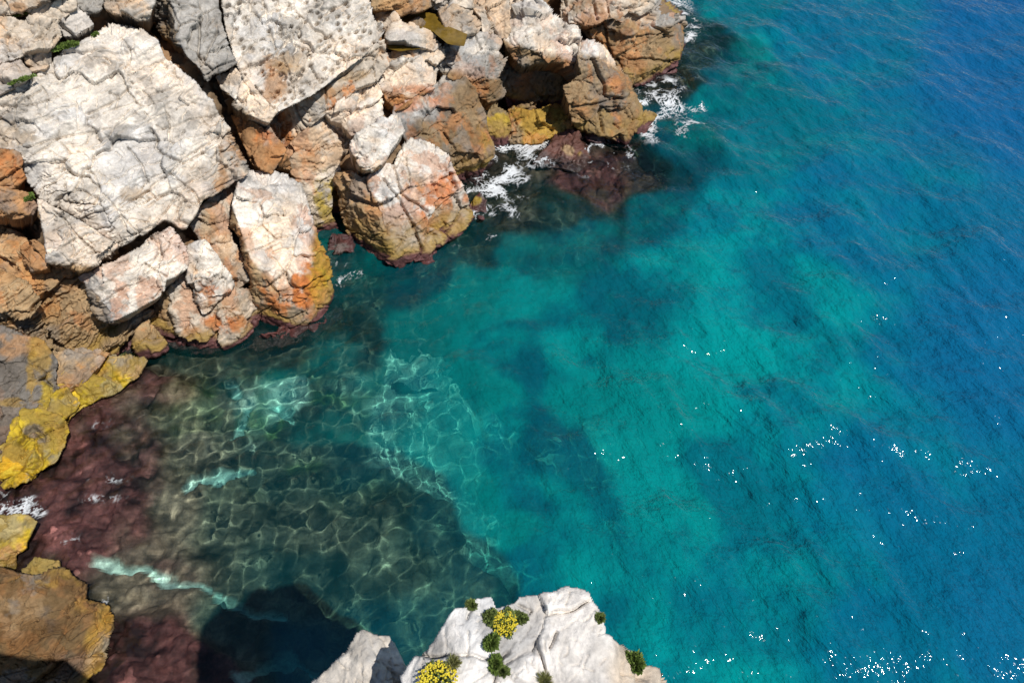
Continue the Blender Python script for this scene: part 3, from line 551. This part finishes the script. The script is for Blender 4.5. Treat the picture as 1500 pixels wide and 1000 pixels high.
rock('inlet_buttress', 'tan buttress stained yellow where it drops into the narrow inlet', 'rock', [(414, 232), (432, 204), (455, 183), (482, 170), (500, 181), (516, 199), (513, 215), (498, 230), (494, 262), (486, 280), (484, 310), (494, 342), (486, 356), (466, 352), (455, 310), (440, 270), (424, 252)], n=(.42, -.74, .52), a=(484, 346, .3), tone='pale', edge=(7, .4), warm=.4,
     stains=[(460, 230, 16, 14, 'orange', .7), (478, 310, 18, 44, 'yellow', .8), (482, 345, 10, 14, 'rust', .5), (495, 195, 18, 14, 'white', .6)], depth=3)
rock('tilted_block', 'tilted pale block perched over a dark hollow above the seaward boulder', 'rock', [(513, 210), (530, 194), (557, 173), (583, 168), (591, 187), (574, 217), (560, 240), (544, 251), (533, 247), (517, 224)], n=(.34, -.5, .8), a=(552, 208, 4.15), tone='white', edge=(6, .4), zone=False, chip=.5, warm=.4, pits=.6, facets=[(535, 236, (-.45, -.85, .2), 'tan'), (570, 222, (.6, -.7, .3), 'tan')], strata=.06)
rock('seaward_boulder', 'large angular boulder with rusty streaks and ochre left face beside the inlet', 'boulder', [(491, 254), (513, 254), (530, 262), (548, 255), (562, 243), (577, 243), (590, 215), (604, 207), (633, 211), (657, 229), (668, 258), (678, 277), (694, 317), (673, 344), (641, 361), (618, 388), (600, 398), (586, 391), (533, 368), (513, 348), (500, 302)],
     n=(.36, -.70, .62), a=(604, 388, .15), tone='white', edge=(9, .45), chip=1.1, warm=.3, strata=.08, facets=[(556, 310, (-.62, -.72, .3), 'tan'), (612, 228, (.25, -.32, .91), 'white'), (640, 300, (.52, -.68, .52), 'white'), (610, 372, (.3, -.95, .05), 'tan')],
     stains=[(650, 280, 26, 26, 'rust', .85), (640, 328, 34, 14, 'rust', .85), (612, 260, 8, 16, 'rust', .7), (605, 265, 16, 14, 'tan', .6), (600, 350, 14, 30, 'white', .4), (620, 240, 30, 22, 'white', .6), (530, 345, 40, 22, 'ochre', .6)],
     lines=[([(560, 262), (585, 290), (605, 330), (618, 365)], 1.8, .28), ([(577, 245), (590, 285), (625, 310)], 1.6, .25), ([(605, 333), (640, 310), (668, 285)], 1.5, .22), ([(535, 262), (545, 300)], 1.6, .25)], depth=3)
rock('brown_buttress', 'tall smooth brown buttress right behind the seaward boulder', 'rock', [(590, 192), (577, 166), (581, 152), (640, 126), (651, 109), (677, 111), (694, 132), (708, 167), (721, 207), (719, 228), (705, 253), (703, 280), (688, 297), (676, 278), (667, 258), (657, 228), (633, 209), (600, 206)], n=(.5, -.72, .48), a=(702, 275, .3), tone='brown', edge=(9, .4), chip=.8, warm=.4,
     facets=[(625, 175, (.2, -.62, .76), 'grey')], stains=[(610, 150, 30, 12, 'rust', .6), (670, 260, 14, 12, 'orange', .6), (712, 220, 10, 30, 'ochre', .6)], depth=3, strata=.04)
rock('bleached_boulder', 'pale bleached boulder with rusty underside above the brown buttress', 'boulder', [(555, 117), (567, 98), (590, 86), (627, 84), (641, 100), (638, 124), (613, 144), (580, 161), (566, 144)], n=(.3, -.5, .81), lift=.45, tone='white', edge=(8, .4), zone=False, warm=.3, strata=.08, facets=[(600, 140, (.15, -.95, .2), 'orange')], stains=[(612, 130, 26, 8, 'rust', .6)])
# ------------------------------------------------------------------ ledges and pools at the top
G4 = 'pale ledges around the rock pools'
rock('pool_ledge', 'curved pale ledge rimming the ochre rock pools', 'rock', [(541, 14), (573, 13), (588, 37), (633, 46), (648, 62), (640, 70), (613, 64), (572, 62), (564, 43)], n=U, lift=.25, tone='pale', edge=(6, .3), zone=False, group=G4)
rock('pool_ledge', 'lower pale ledge in front of the small ochre pool', 'rock', [(567, 97), (566, 82), (580, 74), (615, 70), (645, 70), (652, 84), (640, 92), (627, 85), (590, 87)], n=U, lift=.2, tone='pale', edge=(5, .3), zone=False, group=G4)
rock('pool_boulder', 'smooth oval pale boulder standing at the edge of the ochre pool', 'boulder', [(641, 16), (652, 10), (667, 8), (690, 13), (707, 32), (700, 44), (677, 49), (652, 38)], n=(.2, -.5, .84), lift=.55, tone='pale', edge=(12, .6), zone=False, chip=.5)
rock('pool_stone', 'small brown stone half sunk in the ochre pool', 'stone', [(599, 31), (616, 22), (631, 29), (631, 38), (611, 44)], n=(.2, -.5, .84), lift=-.15, tone='brown', edge=(8, .35), zone=False)
rock('shelf_boulder', 'greyish layered boulder mass between the pools and the capped crag', 'boulder', [(646, 72), (652, 64), (677, 57), (702, 50), (733, 57), (739, 84), (727, 117), (739, 138), (723, 152), (694, 132), (677, 113), (652, 108), (642, 92)], n=(.25, -.58, .77), lift=.3, tone='grey', edge=(8, .45), zone=False, chip=1.3, facets=[(700, 110, (.2, -.95, .2), 'brown')], stains=[(700, 75, 20, 9, 'white', .7), (660, 85, 14, 10, 'orange', .5)], strata=.1, spacing=.45)
G5 = 'rust-tinted rocks behind the pools'
rock('back_rock', 'orange-tinted rock behind the left end of the ochre pool', 'rock', [(530, -130), (606, -130), (632, 10), (586, 22), (575, 12), (546, 14)], n=(.2, -.6, .77), lift=.2, tone='tan', edge=(6, .35), zone=False, group=G5, stains=[(600, 8, 24, 10, 'orange', .8)])
rock('back_rock', 'pale jumbled rock behind the oval boulder', 'rock', [(606, -130), (690, -130), (692, 12), (667, 7), (641, 14), (632, 10)], n=(.2, -.6, .77), lift=.2, tone='pale', edge=(6, .35), zone=False, group=G5, chip=1.5)
rock('back_rock', 'cracked pale rock wedged between the oval boulder and the capped crag', 'rock', [(690, -130), (742, -130), (746, 10), (744, 45), (736, 58), (705, 50), (708, 31), (692, 12)], n=(.2, -.62, .76), lift=.3, tone='pale', edge=(6, .35), zone=False, group=G5, chip=1.4, lines=[([(712, 10), (725, 50)], 1.6, .3)])
# ------------------------------------------------------------------ capped crag and promontory
rock('hollow_crag', 'dark brown hollowed crag face beneath the white cap, ochre at its foot', 'rock', cuts=3, outline=[(727, 116), (740, 84), (756, 70), (795, 66), (840, 88), (854, 112), (832, 126), (824, 150), (838, 180), (842, 192), (800, 197), (770, 192), (747, 172), (738, 140)], n=(.12, -.96, .25), a=(790, 130, 1.0), tone='brown', edge=(7, .4), chip=1.5, depth=3, stains=[(790, 185, 44, 12, 'ochre', .7)])
rock('white_caprock', 'knobbly white cap rock overhanging the dark crag face', 'rock', [(741, 62), (742, 20), (744, 0), (777, -6), (797, 12), (823, 30), (843, 43), (851, 63), (848, 85), (858, 107), (853, 114), (840, 104), (822, 92), (795, 92), (770, 98), (752, 88)], n=(.36, -.42, .83), a=(795, 76, 3.75), tone='white', edge=(9, .5), zone=False, chip=1.3, warm=.3, fine=1.8, facets=[(790, 74, (.05, -.95, .0), 'brown')], strata=.09, depth=1.6)
rock('split_boulder', 'blocky brown boulder split by a long vertical crack beside the foam', 'boulder', [(851, 60), (863, 57), (893, 77), (911, 103), (924, 124), (939, 157), (938, 203), (927, 212), (897, 202), (867, 196), (842, 186), (836, 160), (827, 128), (857, 112), (848, 86)], n=(.42, -.78, .46), a=(915, 204, .2), tone='brown', edge=(7, .4), chip=1., warm=.4,
     facets=[(880, 85, (.45, -.42, .79), 'white')], stains=[(905, 120, 12, 12, 'orange', .5), (895, 185, 50, 16, 'ochre', .5), (860, 110, 24, 30, 'tan', .5)], lines=[([(863, 60), (873, 95), (885, 125), (888, 142)], 2.2, .4), ([(838, 158), (880, 152), (910, 144)], 1.8, .3), ([(880, 155), (884, 195)], 1.6, .25), ([(888, 142), (912, 144)], 1.6, .25)], depth=3)
rock('promontory', 'brown seaward promontory with angular planes dropping to the sea', 'rock', joints=3, cuts=4, outline=[(850, 40), (870, 33), (895, 26), (916, 31), (936, 41), (952, 34), (962, 24), (994, 22), (1001, 28), (1001, 45), (993, 90), (990, 104), (957, 129), (946, 132), (926, 123), (912, 103), (893, 77), (866, 57)], n=(.42, -.8, .43), a=(960, 122, .2), tone='brown', edge=(7, .4), chip=1.2, warm=.4,
     facets=[(985, 36, (.3, -.3, .9), 'grey'), (920, 95, (-.4, -.85, .35), 'brown')], stains=[(930, 60, 30, 20, 'tan', .5), (950, 112, 40, 14, 'ochre', .6)], lines=[([(885, 32), (890, 70), (905, 90)], 2, .35), ([(918, 90), (945, 85), (990, 95)], 1.5, .25), ([(955, 35), (985, 55)], 2, .35)], depth=3.5)
rock('pale_outcrop', 'pale upper rock of the promontory with rust-brown cracks', 'rock', [(824, 28), (822, -130), (968, -130), (965, 18), (953, 35), (936, 42), (916, 33), (895, 27), (870, 35), (850, 39)], n=(.25, -.72, .64), a=(890, 24, 3.3), tone='pale', edge=(6, .4), zone=False, chip=1.3, stains=[(860, 20, 26, 22, 'brown', .7), (930, 28, 26, 10, 'orange', .6)], lines=[([(868, 0), (874, 30)], 1.8, .3), ([(890, 0), (893, 26)], 1.8, .3)])
rock('ochre_rock', 'wet ochre rock in the gully between the brown buttress and the crag', 'rock', [(708, 166), (722, 152), (743, 164), (749, 188), (741, 208), (724, 215), (716, 202)], n=(.25, -.75, .6), a=(730, 208, .3), tone='ochre', edge=(7, .4), stains=[(728, 178, 12, 10, 'yellow', .8)])
rock('ochre_apron', 'low ochre apron of rock at the foot of the crag by the foam', 'rock', [(738, 168), (752, 158), (775, 164), (800, 158), (822, 150), (838, 180), (842, 192), (828, 198), (800, 203), (783, 212), (766, 205), (748, 208)], n=(.15, -.72, .68), a=(785, 200, .35), tone='ochre', edge=(6, .3), zone=False, chip=1.4)
rock('foam_islet', 'low red-brown islet with a tan crown ringed by white foam', 'rock', [(780, 236), (795, 220), (812, 198), (832, 190), (850, 193), (860, 213), (863, 233), (846, 251), (818, 246)], n=(.15, -.35, .92), a=(822, 232, .25), wet_only=True, tone='maroon', edge=(14, .5), zone=False, chip=1.3, stains=[(836, 222, 9, 9, 'tan', .8), (848, 226, 5, 8, 'ochre', .8)])
G6 = 'dark algae-covered rocks at the waterline'
rock('algae_rock', 'purple algae ledge along the foot of the white boulder', 'rock', [(362, 512), (385, 492), (420, 482), (470, 472), (490, 450), (502, 462), (492, 478), (455, 494), (410, 506), (375, 518)], n=(.3, -.4, .86), a=(430, 490, .02), rag=4.5, chip=1.6, wet_only=True, tone='purple', edge=(8, .25), group=G6, zone=False)
rock('algae_rock', 'purple algae shelf at the back of the narrow inlet', 'rock', [(478, 372), (492, 345), (512, 352), (520, 366), (500, 366), (488, 390), (480, 410)], n=(.3, -.4, .86), a=(490, 375, .02), rag=4.5, chip=1.6, wet_only=True, tone='purple', edge=(7, .25), group=G6, zone=False)
rock('algae_rock', 'purple algae knob under the tip of the seaward boulder', 'rock', [(598, 400), (618, 386), (642, 362), (647, 374), (632, 392), (612, 404)], n=(.3, -.5, .8), a=(620, 395, .02), rag=4.5, chip=1.6, wet_only=True, tone='purple', edge=(6, .25), group=G6, zone=False)
rock('algae_rock', 'red algae rock between the seaward boulder and the brown buttress', 'rock', [(688, 300), (700, 286), (712, 296), (712, 312), (700, 320), (692, 314)], n=(.3, -.5, .8), a=(702, 312, .15), rag=4.5, chip=1.6, wet_only=True, tone='purple', edge=(7, .3), group=G6, zone=False, stains=[(698, 292, 8, 6, 'yellow', .6)])
rock('algae_rock', 'dark red algae ledge along the foot of the split boulder', 'rock', [(845, 190), (868, 196), (900, 203), (930, 211), (936, 219), (900, 213), (868, 206), (848, 200)], n=(.2, -.5, .84), a=(890, 208, .02), rag=4.5, chip=1.6, wet_only=True, tone='purple', edge=(5, .2), group=G6, zone=False)
rock('algae_rock', 'wave-washed grey-brown stone at the seaward corner of the split boulder', 'rock', [(936, 178), (944, 163), (955, 172), (953, 194), (942, 202), (936, 196)], n=(.4, -.5, .77), a=(945, 195, .12), rag=4.5, chip=1.6, wet_only=True, tone='brown', edge=(7, .4), group=G6)
# ------------------------------------------------------------------ the cliff edge in front of the camera
rock('cliff_top_rock', 'bright white cliff-top rock with yellow flower cushions high above the sea', 'rock', cuts=0, cdep=.25, outline=[(590, 990), (606, 962), (620, 950), (636, 930), (652, 902), (664, 889), (684, 888), (692, 878), (700, 874), (720, 872), (728, 889), (752, 882), (760, 872), (804, 870), (830, 859), (860, 868), (876, 886), (885, 910), (888, 926), (916, 946), (944, 968), (968, 978), (978, 1000), (1010, 1150), (1030, 1320), (560, 1320), (585, 1060)],
     n=(.06, -.16, .985), a=(760, 930, 13.3), tone='bright', edge=(9, .25), zone=False, chip=.2, strata=.012, spacing=.35, warm=.08, fine=.55, cracks=.55, slant=(-.35, 1), step=2.0, rag=1.2, drop=16,
     facets=[(884, 930, (.75, -.05, .66), 'pale'), (655, 925, (-.42, -.1, .9), None), (830, 872, (.1, .45, .88), None)], lines=[([(745, 955), (722, 980), (672, 1010)], 2, .05), ([(815, 925), (806, 948)], 2.2, .1), ([(787, 938), (782, 952)], 1.8, .08), ([(686, 926), (684, 962)], 1.5, .06), ([(760, 885), (780, 895), (770, 902)], 2, .08), ([(690, 880), (684, 905)], 2, .08)])
rock('cliff_top_spur', 'smaller white spur of rock half shaded by the cliff-top rock beside it', 'rock', cuts=0, cdep=.25, outline=[(440, 1060), (460, 998), (484, 978), (498, 962), (512, 946), (524, 926), (533, 920), (552, 928), (572, 930), (584, 950), (592, 982), (592, 1060), (580, 1320), (430, 1320)],
     n=(-.3, -.2, .93), a=(520, 965, 12.1), tone='white', edge=(8, .3), zone=False, chip=.45, strata=.015, spacing=.35, warm=.1, fine=.6, slant=(-.35, 1), step=2.0, drop=15, facets=[(548, 940, (.8, -.1, .6), None)])
# ------------------------------------------------------------------ cliff behind and between the rocks
CX0, CY0, CNX, CNY = -300, -240, 134, 84
tt = np.full((CNY, CNX), np.nan); fixed = np.zeros((CNY, CNX), bool)
ccx = CX0 + 10 * np.arange(CNX) + 5; ccy = CY0 + 10 * np.arange(CNY) + 5; MX, MY = np.meshgrid(ccx, ccy)
dr = rays(MX, MY)
tC = ((C0 - CAM) @ NC) / np.minimum(dr @ NC, -.1); tW = (-2.6 - CAM[2]) / dr[..., 2]
for (ix, iy), v in known_t.items():
    i, j = ix - CX0 // 10, iy - CY0 // 10
    if 0 <= i < CNX and 0 <= j < CNY and iy * 10 < 730: tt[j, i] = np.max(v) + 1.1; fixed[j, i] = True
SHORE = [(-400, 700), (0, 700), (90, 640), (215, 535), (365, 520), (490, 470), (505, 400), (525, 380), (600, 402), (700, 320), (725, 235), (780, 218), (850, 212), (940, 212), (950, 140), (996, 100), (992, 20), (948, 2), (945, -80), (950, -300), (-400, -300)]
sdm = poly_dist(MX.astype(float), MY.astype(float), SHORE)
out = (~fixed) & (sdm < -22); tt[out] = tW[out]; fixed |= out
edge_ = (~fixed) & ((MX < -90) | (MY < -70)); tt[edge_] = np.minimum(tC, 60)[edge_]; fixed |= edge_
cur = np.where(fixed, np.nan_to_num(tt), np.where(np.isfinite(tt), tt, tC))
for _ in range(500):
    p = np.pad(cur, 1, mode='edge'); av = (p[:-2, 1:-1] + p[2:, 1:-1] + p[1:-1, :-2] + p[1:-1, 2:]) / 4
    cur = np.where(fixed, cur, av)
for _ in range(2):
    p = np.pad(cur, 1, mode='edge'); cur = np.maximum(cur, (p[:-2, 1:-1] + p[2:, 1:-1] + p[1:-1, :-2] + p[1:-1, 2:]) / 4)
st = 3.5; gx = np.arange(CX0 + 6, CX0 + 10 * CNX - 8, st); gy = np.arange(CY0 + 6, CY0 + 10 * CNY - 8, st)
X, Y = [g.ravel() for g in np.meshgrid(gx, gy)]
fx = (X - CX0 - 5) / 10; fy = (Y - CY0 - 5) / 10; ix = np.clip(fx.astype(int), 0, CNX - 2); iy = np.clip(fy.astype(int), 0, CNY - 2); ux = fx - ix; uy = fy - iy
tv = cur[iy, ix] * (1 - ux) * (1 - uy) + cur[iy, ix + 1] * ux * (1 - uy) + cur[iy + 1, ix] * (1 - ux) * uy + cur[iy + 1, ix + 1] * ux * uy
dirs = rays(X, Y); P = CAM + dirs * tv[:, None]
h = surface_disp(P, NC, 77, 1.5, .12, .5, unit((.3, .5, .8)), 1.5, 0, 1.2)
P = P + (NC * .7 - dirs / np.linalg.norm(dirs, axis=1)[:, None] * .3) * np.clip(h, -.5, .4)[:, None]
col = np.array([.24, .165, .10]) * (1 + .3 * fbm(P * .8, 4, 5))[:, None]
w = (.45 * sstep(.1, .6, fbm(P * .6, 4, 15)))[:, None]; col = col * (1 - w) + w * np.array(TONE['orange'])
z = P[:, 2]; nz = fbm(P * .7, 4, 97)
w = (sstep(1.1, .5, z + .5 * nz) * .8)[:, None]; col = col * (1 - w) + w * np.array([.40, .27, .05])
w = sstep(.45, .2, z + .25 * nz)[:, None]; col = col * (1 - w) + w * np.array([.10, .05, .05])
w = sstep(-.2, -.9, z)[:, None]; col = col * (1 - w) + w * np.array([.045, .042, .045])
F = grid_faces(len(gy), len(gx))[:, ::-1]
cliff = mesh_ob('cliff', P, F, ROCK, col=np.clip(col, .01, .8))
tag(cliff, 'rust-brown cliff face showing in the gaps between the boulders', kind='structure'); cliff.cycles.is_caustics_receiver = True

# the camera's own headland: the ground under and behind the viewpoint, out of the frame
xs = np.linspace(-18, 14, 130); ys = np.linspace(-30, 3.6, 140); X, Y = [g.ravel() for g in np.meshgrid(xs, ys)]
P = np.stack([X, Y, 0 * X], 1); e = 1 - np.clip(np.maximum(np.abs(X + 1) / 14, (Y + 1 - 1.15 * sstep(-5.0, -6.2, X)) / 2.6), 0, 1.2); e = sstep(-.15, .12, e + .06 * fbm(P * .5, 3, 3))
Zh = -2.5 + e * (14.6 + np.clip(-Y - 1, 0, 20) * .25) + e * .6 * fbm(P * .5, 4, 9)
P[:, 2] = Zh
head = mesh_ob('headland', P, grid_faces(len(ys), len(xs)), ROCK, col=np.clip(np.array([.6, .56, .51]) * (1 + .15 * fbm(P * .8, 3, 4))[:, None], 0, .8))
tag(head, 'pale rocky headland under the viewpoint', kind='structure')

# ------------------------------------------------------------------ rock pools
POOL = plain('ochre_pool_water', (.16, .10, .015), .08, .3, 3)
def pool(label, pts, lift):
    pts = roughen(pts, 1.2, 5); c = pts.mean(0); d = rays(c[0], c[1]); p0 = CAM + d * (((C0 + NC * lift - CAM) @ NC) / (d @ NC)); z = p0[2]
    V = [at_z(c[0], c[1], z)]
    for k in (.5, 1): V += [at_z(*(c + (q - c) * k), z) for q in pts]
    n = len(pts); F = [(0, 1 + i, 1 + (i + 1) % n, 1 + (i + 1) % n) for i in range(n)]
    me = bpy.data.meshes.new('rock_pool'); me.from_pydata([tuple(v) for v in V], [], [f[:3] for f in F] + [(1 + i, 1 + n + i, 1 + n + (i + 1) % n, 1 + (i + 1) % n) for i in range(n)])
    me.materials.append(POOL); o = bpy.data.objects.new('rock_pool', me); sc.collection.objects.link(o)
    tag(o, label, 'rock pool', 'ochre rock pools on the ledges')
pool('larger still ochre rock pool around the small brown stone', [(580, 20), (610, 14), (640, 22), (660, 40), (685, 50), (680, 68), (655, 64), (635, 48), (595, 40)], .0)
pool('small narrow ochre rock pool between the two pale ledges', [(566, 64), (590, 58), (618, 62), (616, 72), (585, 76), (568, 72)], .12)

# ------------------------------------------------------------------ foam: thin lace lying on the waves
def foam(label, blobs, seed, thr=.1, h=.034):
    c = np.array([[b[0], b[1]] for b in blobs]); lo = at_z(c[:, 0].min() - 70, c[:, 1].max() + 60, 0); 
    pts = np.concatenate([at_z(c[:, 0] + a, c[:, 1] + b, np.zeros(len(c))) for a in (-60, 60) for b in (-50, 50)])
    xs = np.arange(pts[:, 0].min(), pts[:, 0].max(), h); ys = np.arange(pts[:, 1].min(), pts[:, 1].max(), h * 1.2)
    X, Y = [g.ravel() for g in np.meshgrid(xs, ys)]; P = np.stack([X, Y, 0 * X], 1); px, py = to_px(P)
    m = np.zeros_like(X)
    for bx, by, rx, ry, am in blobs: rx, ry, am = rx * 1.25, ry * 1.25, am * .88; m = np.maximum(m, am * np.exp(-(((px - bx) / rx) ** 2 + ((py - by) / ry) ** 2)))
    W = P + .5 * np.stack([fbm(P * .8, 3, seed), fbm(P * .8, 3, seed + 1), 0 * X], 1)
    d1, d2, _, _ = worley(W * np.array([1.9, 1.5, 1]) + np.array([0, 0, .37]), seed); e1, e2, _, _ = worley(W * 4.6, seed + 3)
    g1, g2, _, _ = worley(W * 9.5, seed + 7)
    lace = np.maximum.reduce([1 - (d2 - d1) / .11, .9 * (1 - (e2 - e1) / .15), .7 * (1 - (g2 - g1) / .16)])
    lace = lace + .8 * fbm(P * 1.3, 5, seed + 5, .6) + 1.2 * (m - .8)
    alpha = sstep(.0, 1.15, lace) * .88; keep = (alpha > .03) & (m > .08); alpha = alpha * sstep(.08, .25, m)
    Zs = wave_height(X, Y) + .02
    F = grid_faces(len(ys), len(xs)); F = F[keep[F].sum(1) >= 3]
    used = np.zeros(len(X), bool); used[F.ravel()] = True; re = np.cumsum(used) - 1
    o = mesh_ob('sea_foam', np.stack([X, Y, Zs], 1)[used], re[F], FOAM, attrs={'cover': alpha[used]}); tag(o, label, 'foam', kind='stuff')
foam('white surf foam swirling round the red-brown islet', [(720, 235, 26, 26, .8), (745, 215, 26, 14, .85), (795, 205, 26, 10, 1.05), (770, 225, 26, 18, .8), (735, 265, 28, 22, .75), (705, 300, 24, 28, .75), (700, 345, 34, 16, .5), (750, 290, 24, 18, .5), (870, 215, 26, 12, .8), (900, 225, 24, 10, .6), (740, 330, 34, 20, .38), (860, 240, 50, 14, .42)], 11)
foam('white foam washing round the corner of the split boulder', [(955, 175, 14, 26, .95), (945, 145, 12, 14, .9), (975, 150, 26, 24, .75), (1005, 165, 28, 26, .5), (960, 200, 14, 10, .8), (985, 200, 30, 14, .4)], 12)
foam('white foam breaking beyond the tip of the promontory', [(975, 8, 22, 12, .95), (1000, 25, 14, 20, .7), (1010, 45, 14, 14, .5)], 13)
foam('small lace of foam in the narrow inlet', [(508, 385, 20, 14, .8), (495, 405, 14, 14, .65), (520, 400, 16, 12, .6)], 14, h=.035)
foam('small foam patch below the broad yellow rock', [(25, 740, 24, 12, .85), (8, 715, 10, 22, .7), (50, 748, 14, 8, .6)], 15, h=.03)
foam('thin foam threads over the purple shallows', [(150, 730, 50, 8, .22), (90, 790, 50, 10, .24), (150, 880, 12, 16, .45), (160, 700, 30, 10, .3), (120, 620, 60, 8, .3)], 16, h=.03)

# ------------------------------------------------------------------ plants
def leaf_cloud(name, parent, mat, n, R, size, rng, lift=0., blade=False):
    """many small leaf faces spread through a low dome"""
    u = rng.normal(size=(n, 3)); u /= np.linalg.norm(u, axis=1)[:, None]; u[:, 2] = np.abs(u[:, 2])
    r = rng.uniform(.55 if not blade else 0, 1, n) ** .6
    az = np.arctan2(u[:, 1], u[:, 0]); p1, p2, p3 = rng.uniform(0, 6.28, 3)
    r = r * (.72 + .22 * np.sin(2 * az + p1) + .2 * np.sin(3 * az + p2) + .14 * np.sin(7 * az + p3))          # uneven outline
    c = u * r[:, None] * np.array(R); c[:, 2] += lift
    d = u + rng.normal(0, .45, (n, 3)); d[:, 2] = np.abs(d[:, 2]) + .2; d /= np.linalg.norm(d, axis=1)[:, None]
    s = np.cross(d, rng.normal(size=(n, 3))); s /= np.linalg.norm(s, axis=1)[:, None]
    L = size * rng.uniform(.6, 1.3, n)[:, None]; W = L * (.28 if not blade else .06)
    V = np.stack([c, c + d * L * .5 + s * W, c + d * L, c + d * L * .5 - s * W], 1).reshape(-1, 3)
    F = np.arange(4 * n).reshape(-1, 4)
    o = mesh_ob(name, V, F, mat, parent, smooth=False); o['kind'] = 'stuff'; return o
_bvh = {}
def on_rock(px, py):
    d = Vector(rays(px, py)).normalized(); best = None
    for nm, o, *_ in rock_list:
        hit, loc, nn, _i = o.ray_cast(Vector(CAM), d)
        if hit and (best is None or (loc - Vector(CAM)).length < (best - Vector(CAM)).length): best = loc
    return best
def plant(name, label, px, py, r, kind, seed, cat='plant', group=None, stretch=(1, 1, .45), rz=0):
    r *= .82 if py > 800 else 1
    p = on_rock(px, py)
    if p is None: print('NO HIT', px, py); return
    rng = np.random.default_rng(seed); t = empty(name, p, label, cat, group); t.rotation_euler = (0, 0, rz)
    R = np.array(stretch) * r
    if kind == 'flower':
        leaf_cloud('foliage', t, LEAF, 900, R * .92, .05, rng)
        n = 300; u = rng.normal(size=(n, 3)); u /= np.linalg.norm(u, axis=1)[:, None]; u[:, 2] = np.abs(u[:, 2]) * 1.2
        c = u * R * (rng.uniform(.35, 1.05, n) ** .5)[:, None] * np.array([.95, .95, 1]); c[:, 2] = R[2] * np.sqrt(np.clip(1 - (c[:, 0] / R[0]) ** 2 - (c[:, 1] / R[1]) ** 2, .05, 1)) * rng.uniform(.85, 1.1, n) + .01; V = []; F = []
        for i, q in enumerate(c):                    # each head a shallow five-petalled cup
            s = rng.uniform(.009, .015) * r / .2; b = len(V); V.append(q - np.array([0, 0, s * .4]))
            for k in range(5):
                a = k * 1.2566 + i; V.append(q + np.array([math.cos(a) * s, math.sin(a) * s, s * .3 * rng.uniform(.4, 1.4)]))
            F += [(b, b + 1 + k, b + 1 + (k + 1) % 5) for k in range(5)]
        o = mesh_ob('flower_heads', np.array(V), np.array(F), FLOWER, t, smooth=False); o['kind'] = 'stuff'
    elif kind == 'green': leaf_cloud('foliage', t, LEAF, 620, R, .05, rng)
    elif kind == 'moss': leaf_cloud('foliage', t, GRASS, 700, R, .1 if r > .25 else .07, rng)
    elif kind == 'grass': leaf_cloud('blades', t, GRASS, 500, R * .8, r * .9, rng, blade=True)
    elif kind == 'dry': leaf_cloud('blades', t, DRY, 420, R * .7, r * .9, rng, blade=True)
g = 'plants on the white cliff-top rock'
plant('flower_cushion', 'round cushion of yellow flowers in the middle of the white cliff-top rock', 740, 914, .19, 'flower', 1, group=g)
plant('flower_cushion', 'small tuft of yellow flowers at the notch on the rim of the cliff-top rock', 734, 882, .09, 'flower', 2, group=g)
plant('flower_cushion', 'large yellow flower cushion next to the dry grass tuft on the cliff-top rock', 642, 996, .24, 'flower', 3, group=g, stretch=(1.2, 1, .6))
plant('green_cushion', 'dull green shrublet touching the left of the round flower cushion', 718, 903, .085, 'green', 4, group=g, stretch=(1.1, .8, .6), rz=.5)
plant('green_cushion', 'dark green shrublet touching the right of the round flower cushion', 761, 905, .08, 'green', 5, group=g)
plant('green_cushion', 'fresh green sprig trailing below the round flower cushion', 720, 942, .065, 'moss', 6, group=g, stretch=(1.3, .7, .6), rz=.6)
plant('green_cushion', 'little green tuft on the left shoulder of the cliff-top rock rim', 691, 886, .045, 'green', 7, group=g)
plant('green_cushion', 'thin green plant in the crack below the big flower cushions', 726, 972, .06, 'moss', 8, group=g, stretch=(.6, 1.4, .6))
plant('green_cushion', 'low green creeper in the lower crack of the cliff-top rock', 735, 982, .06, 'green', 9, group=g, stretch=(1.4, .6, .5), rz=-.6)
plant('green_cushion', 'long green strip of leaves on the right shoulder of the cliff-top rock', 930, 970, .11, 'moss', 10, group=g, stretch=(.6, 1.6, .5), rz=.45)
plant('green_cushion', 'tiny green plant clinging to the right rim of the cliff-top rock', 879, 905, .035, 'green', 11, group=g, stretch=(.6, 1.4, .6))
plant('dry_tuft', 'soft dry grass tuft above the large yellow flower cushion', 664, 972, .1, 'dry', 12, group=g)
plant('dry_tuft', 'faded brownish grass tuft on the bare white patch of the cliff-top rock', 798, 997, .1, 'dry', 13, group=g)
g = 'greenery in the cracks of the ledges'
plant('grass_tuft', 'bright green grass tuft beside the rusty stain on the top ledge', 26, 22, .34, 'moss', 20, group=g, stretch=(1.3, .6, .5), rz=.5)
plant('grass_tuft', 'green moss clump at the corner of the small wedge-shaped block', 80, 79, .2, 'moss', 21, group=g)
plant('grass_tuft', 'green moss strip along the top edge of the great slab', 98, 70, .26, 'moss', 22, group=g, stretch=(1.7, .5, .5), rz=.6)
plant('grass_tuft', 'green moss tucked under the cracked knobbly ledge block', 92, 53, .18, 'moss', 23, group=g)
plant('grass_tuft', 'green moss line under the flat cream ledge block', 30, 120, .22, 'moss', 24, group=g, stretch=(2, .4, .4), rz=.6)
plant('grass_tuft', 'small green sprig at the peak of the great slab', 139, 52, .12, 'moss', 25, group=g)
plant('grass_tuft', 'small green tuft on the rust-red ledge over the dark hollow', 44, 290, .16, 'moss', 26, group=g)
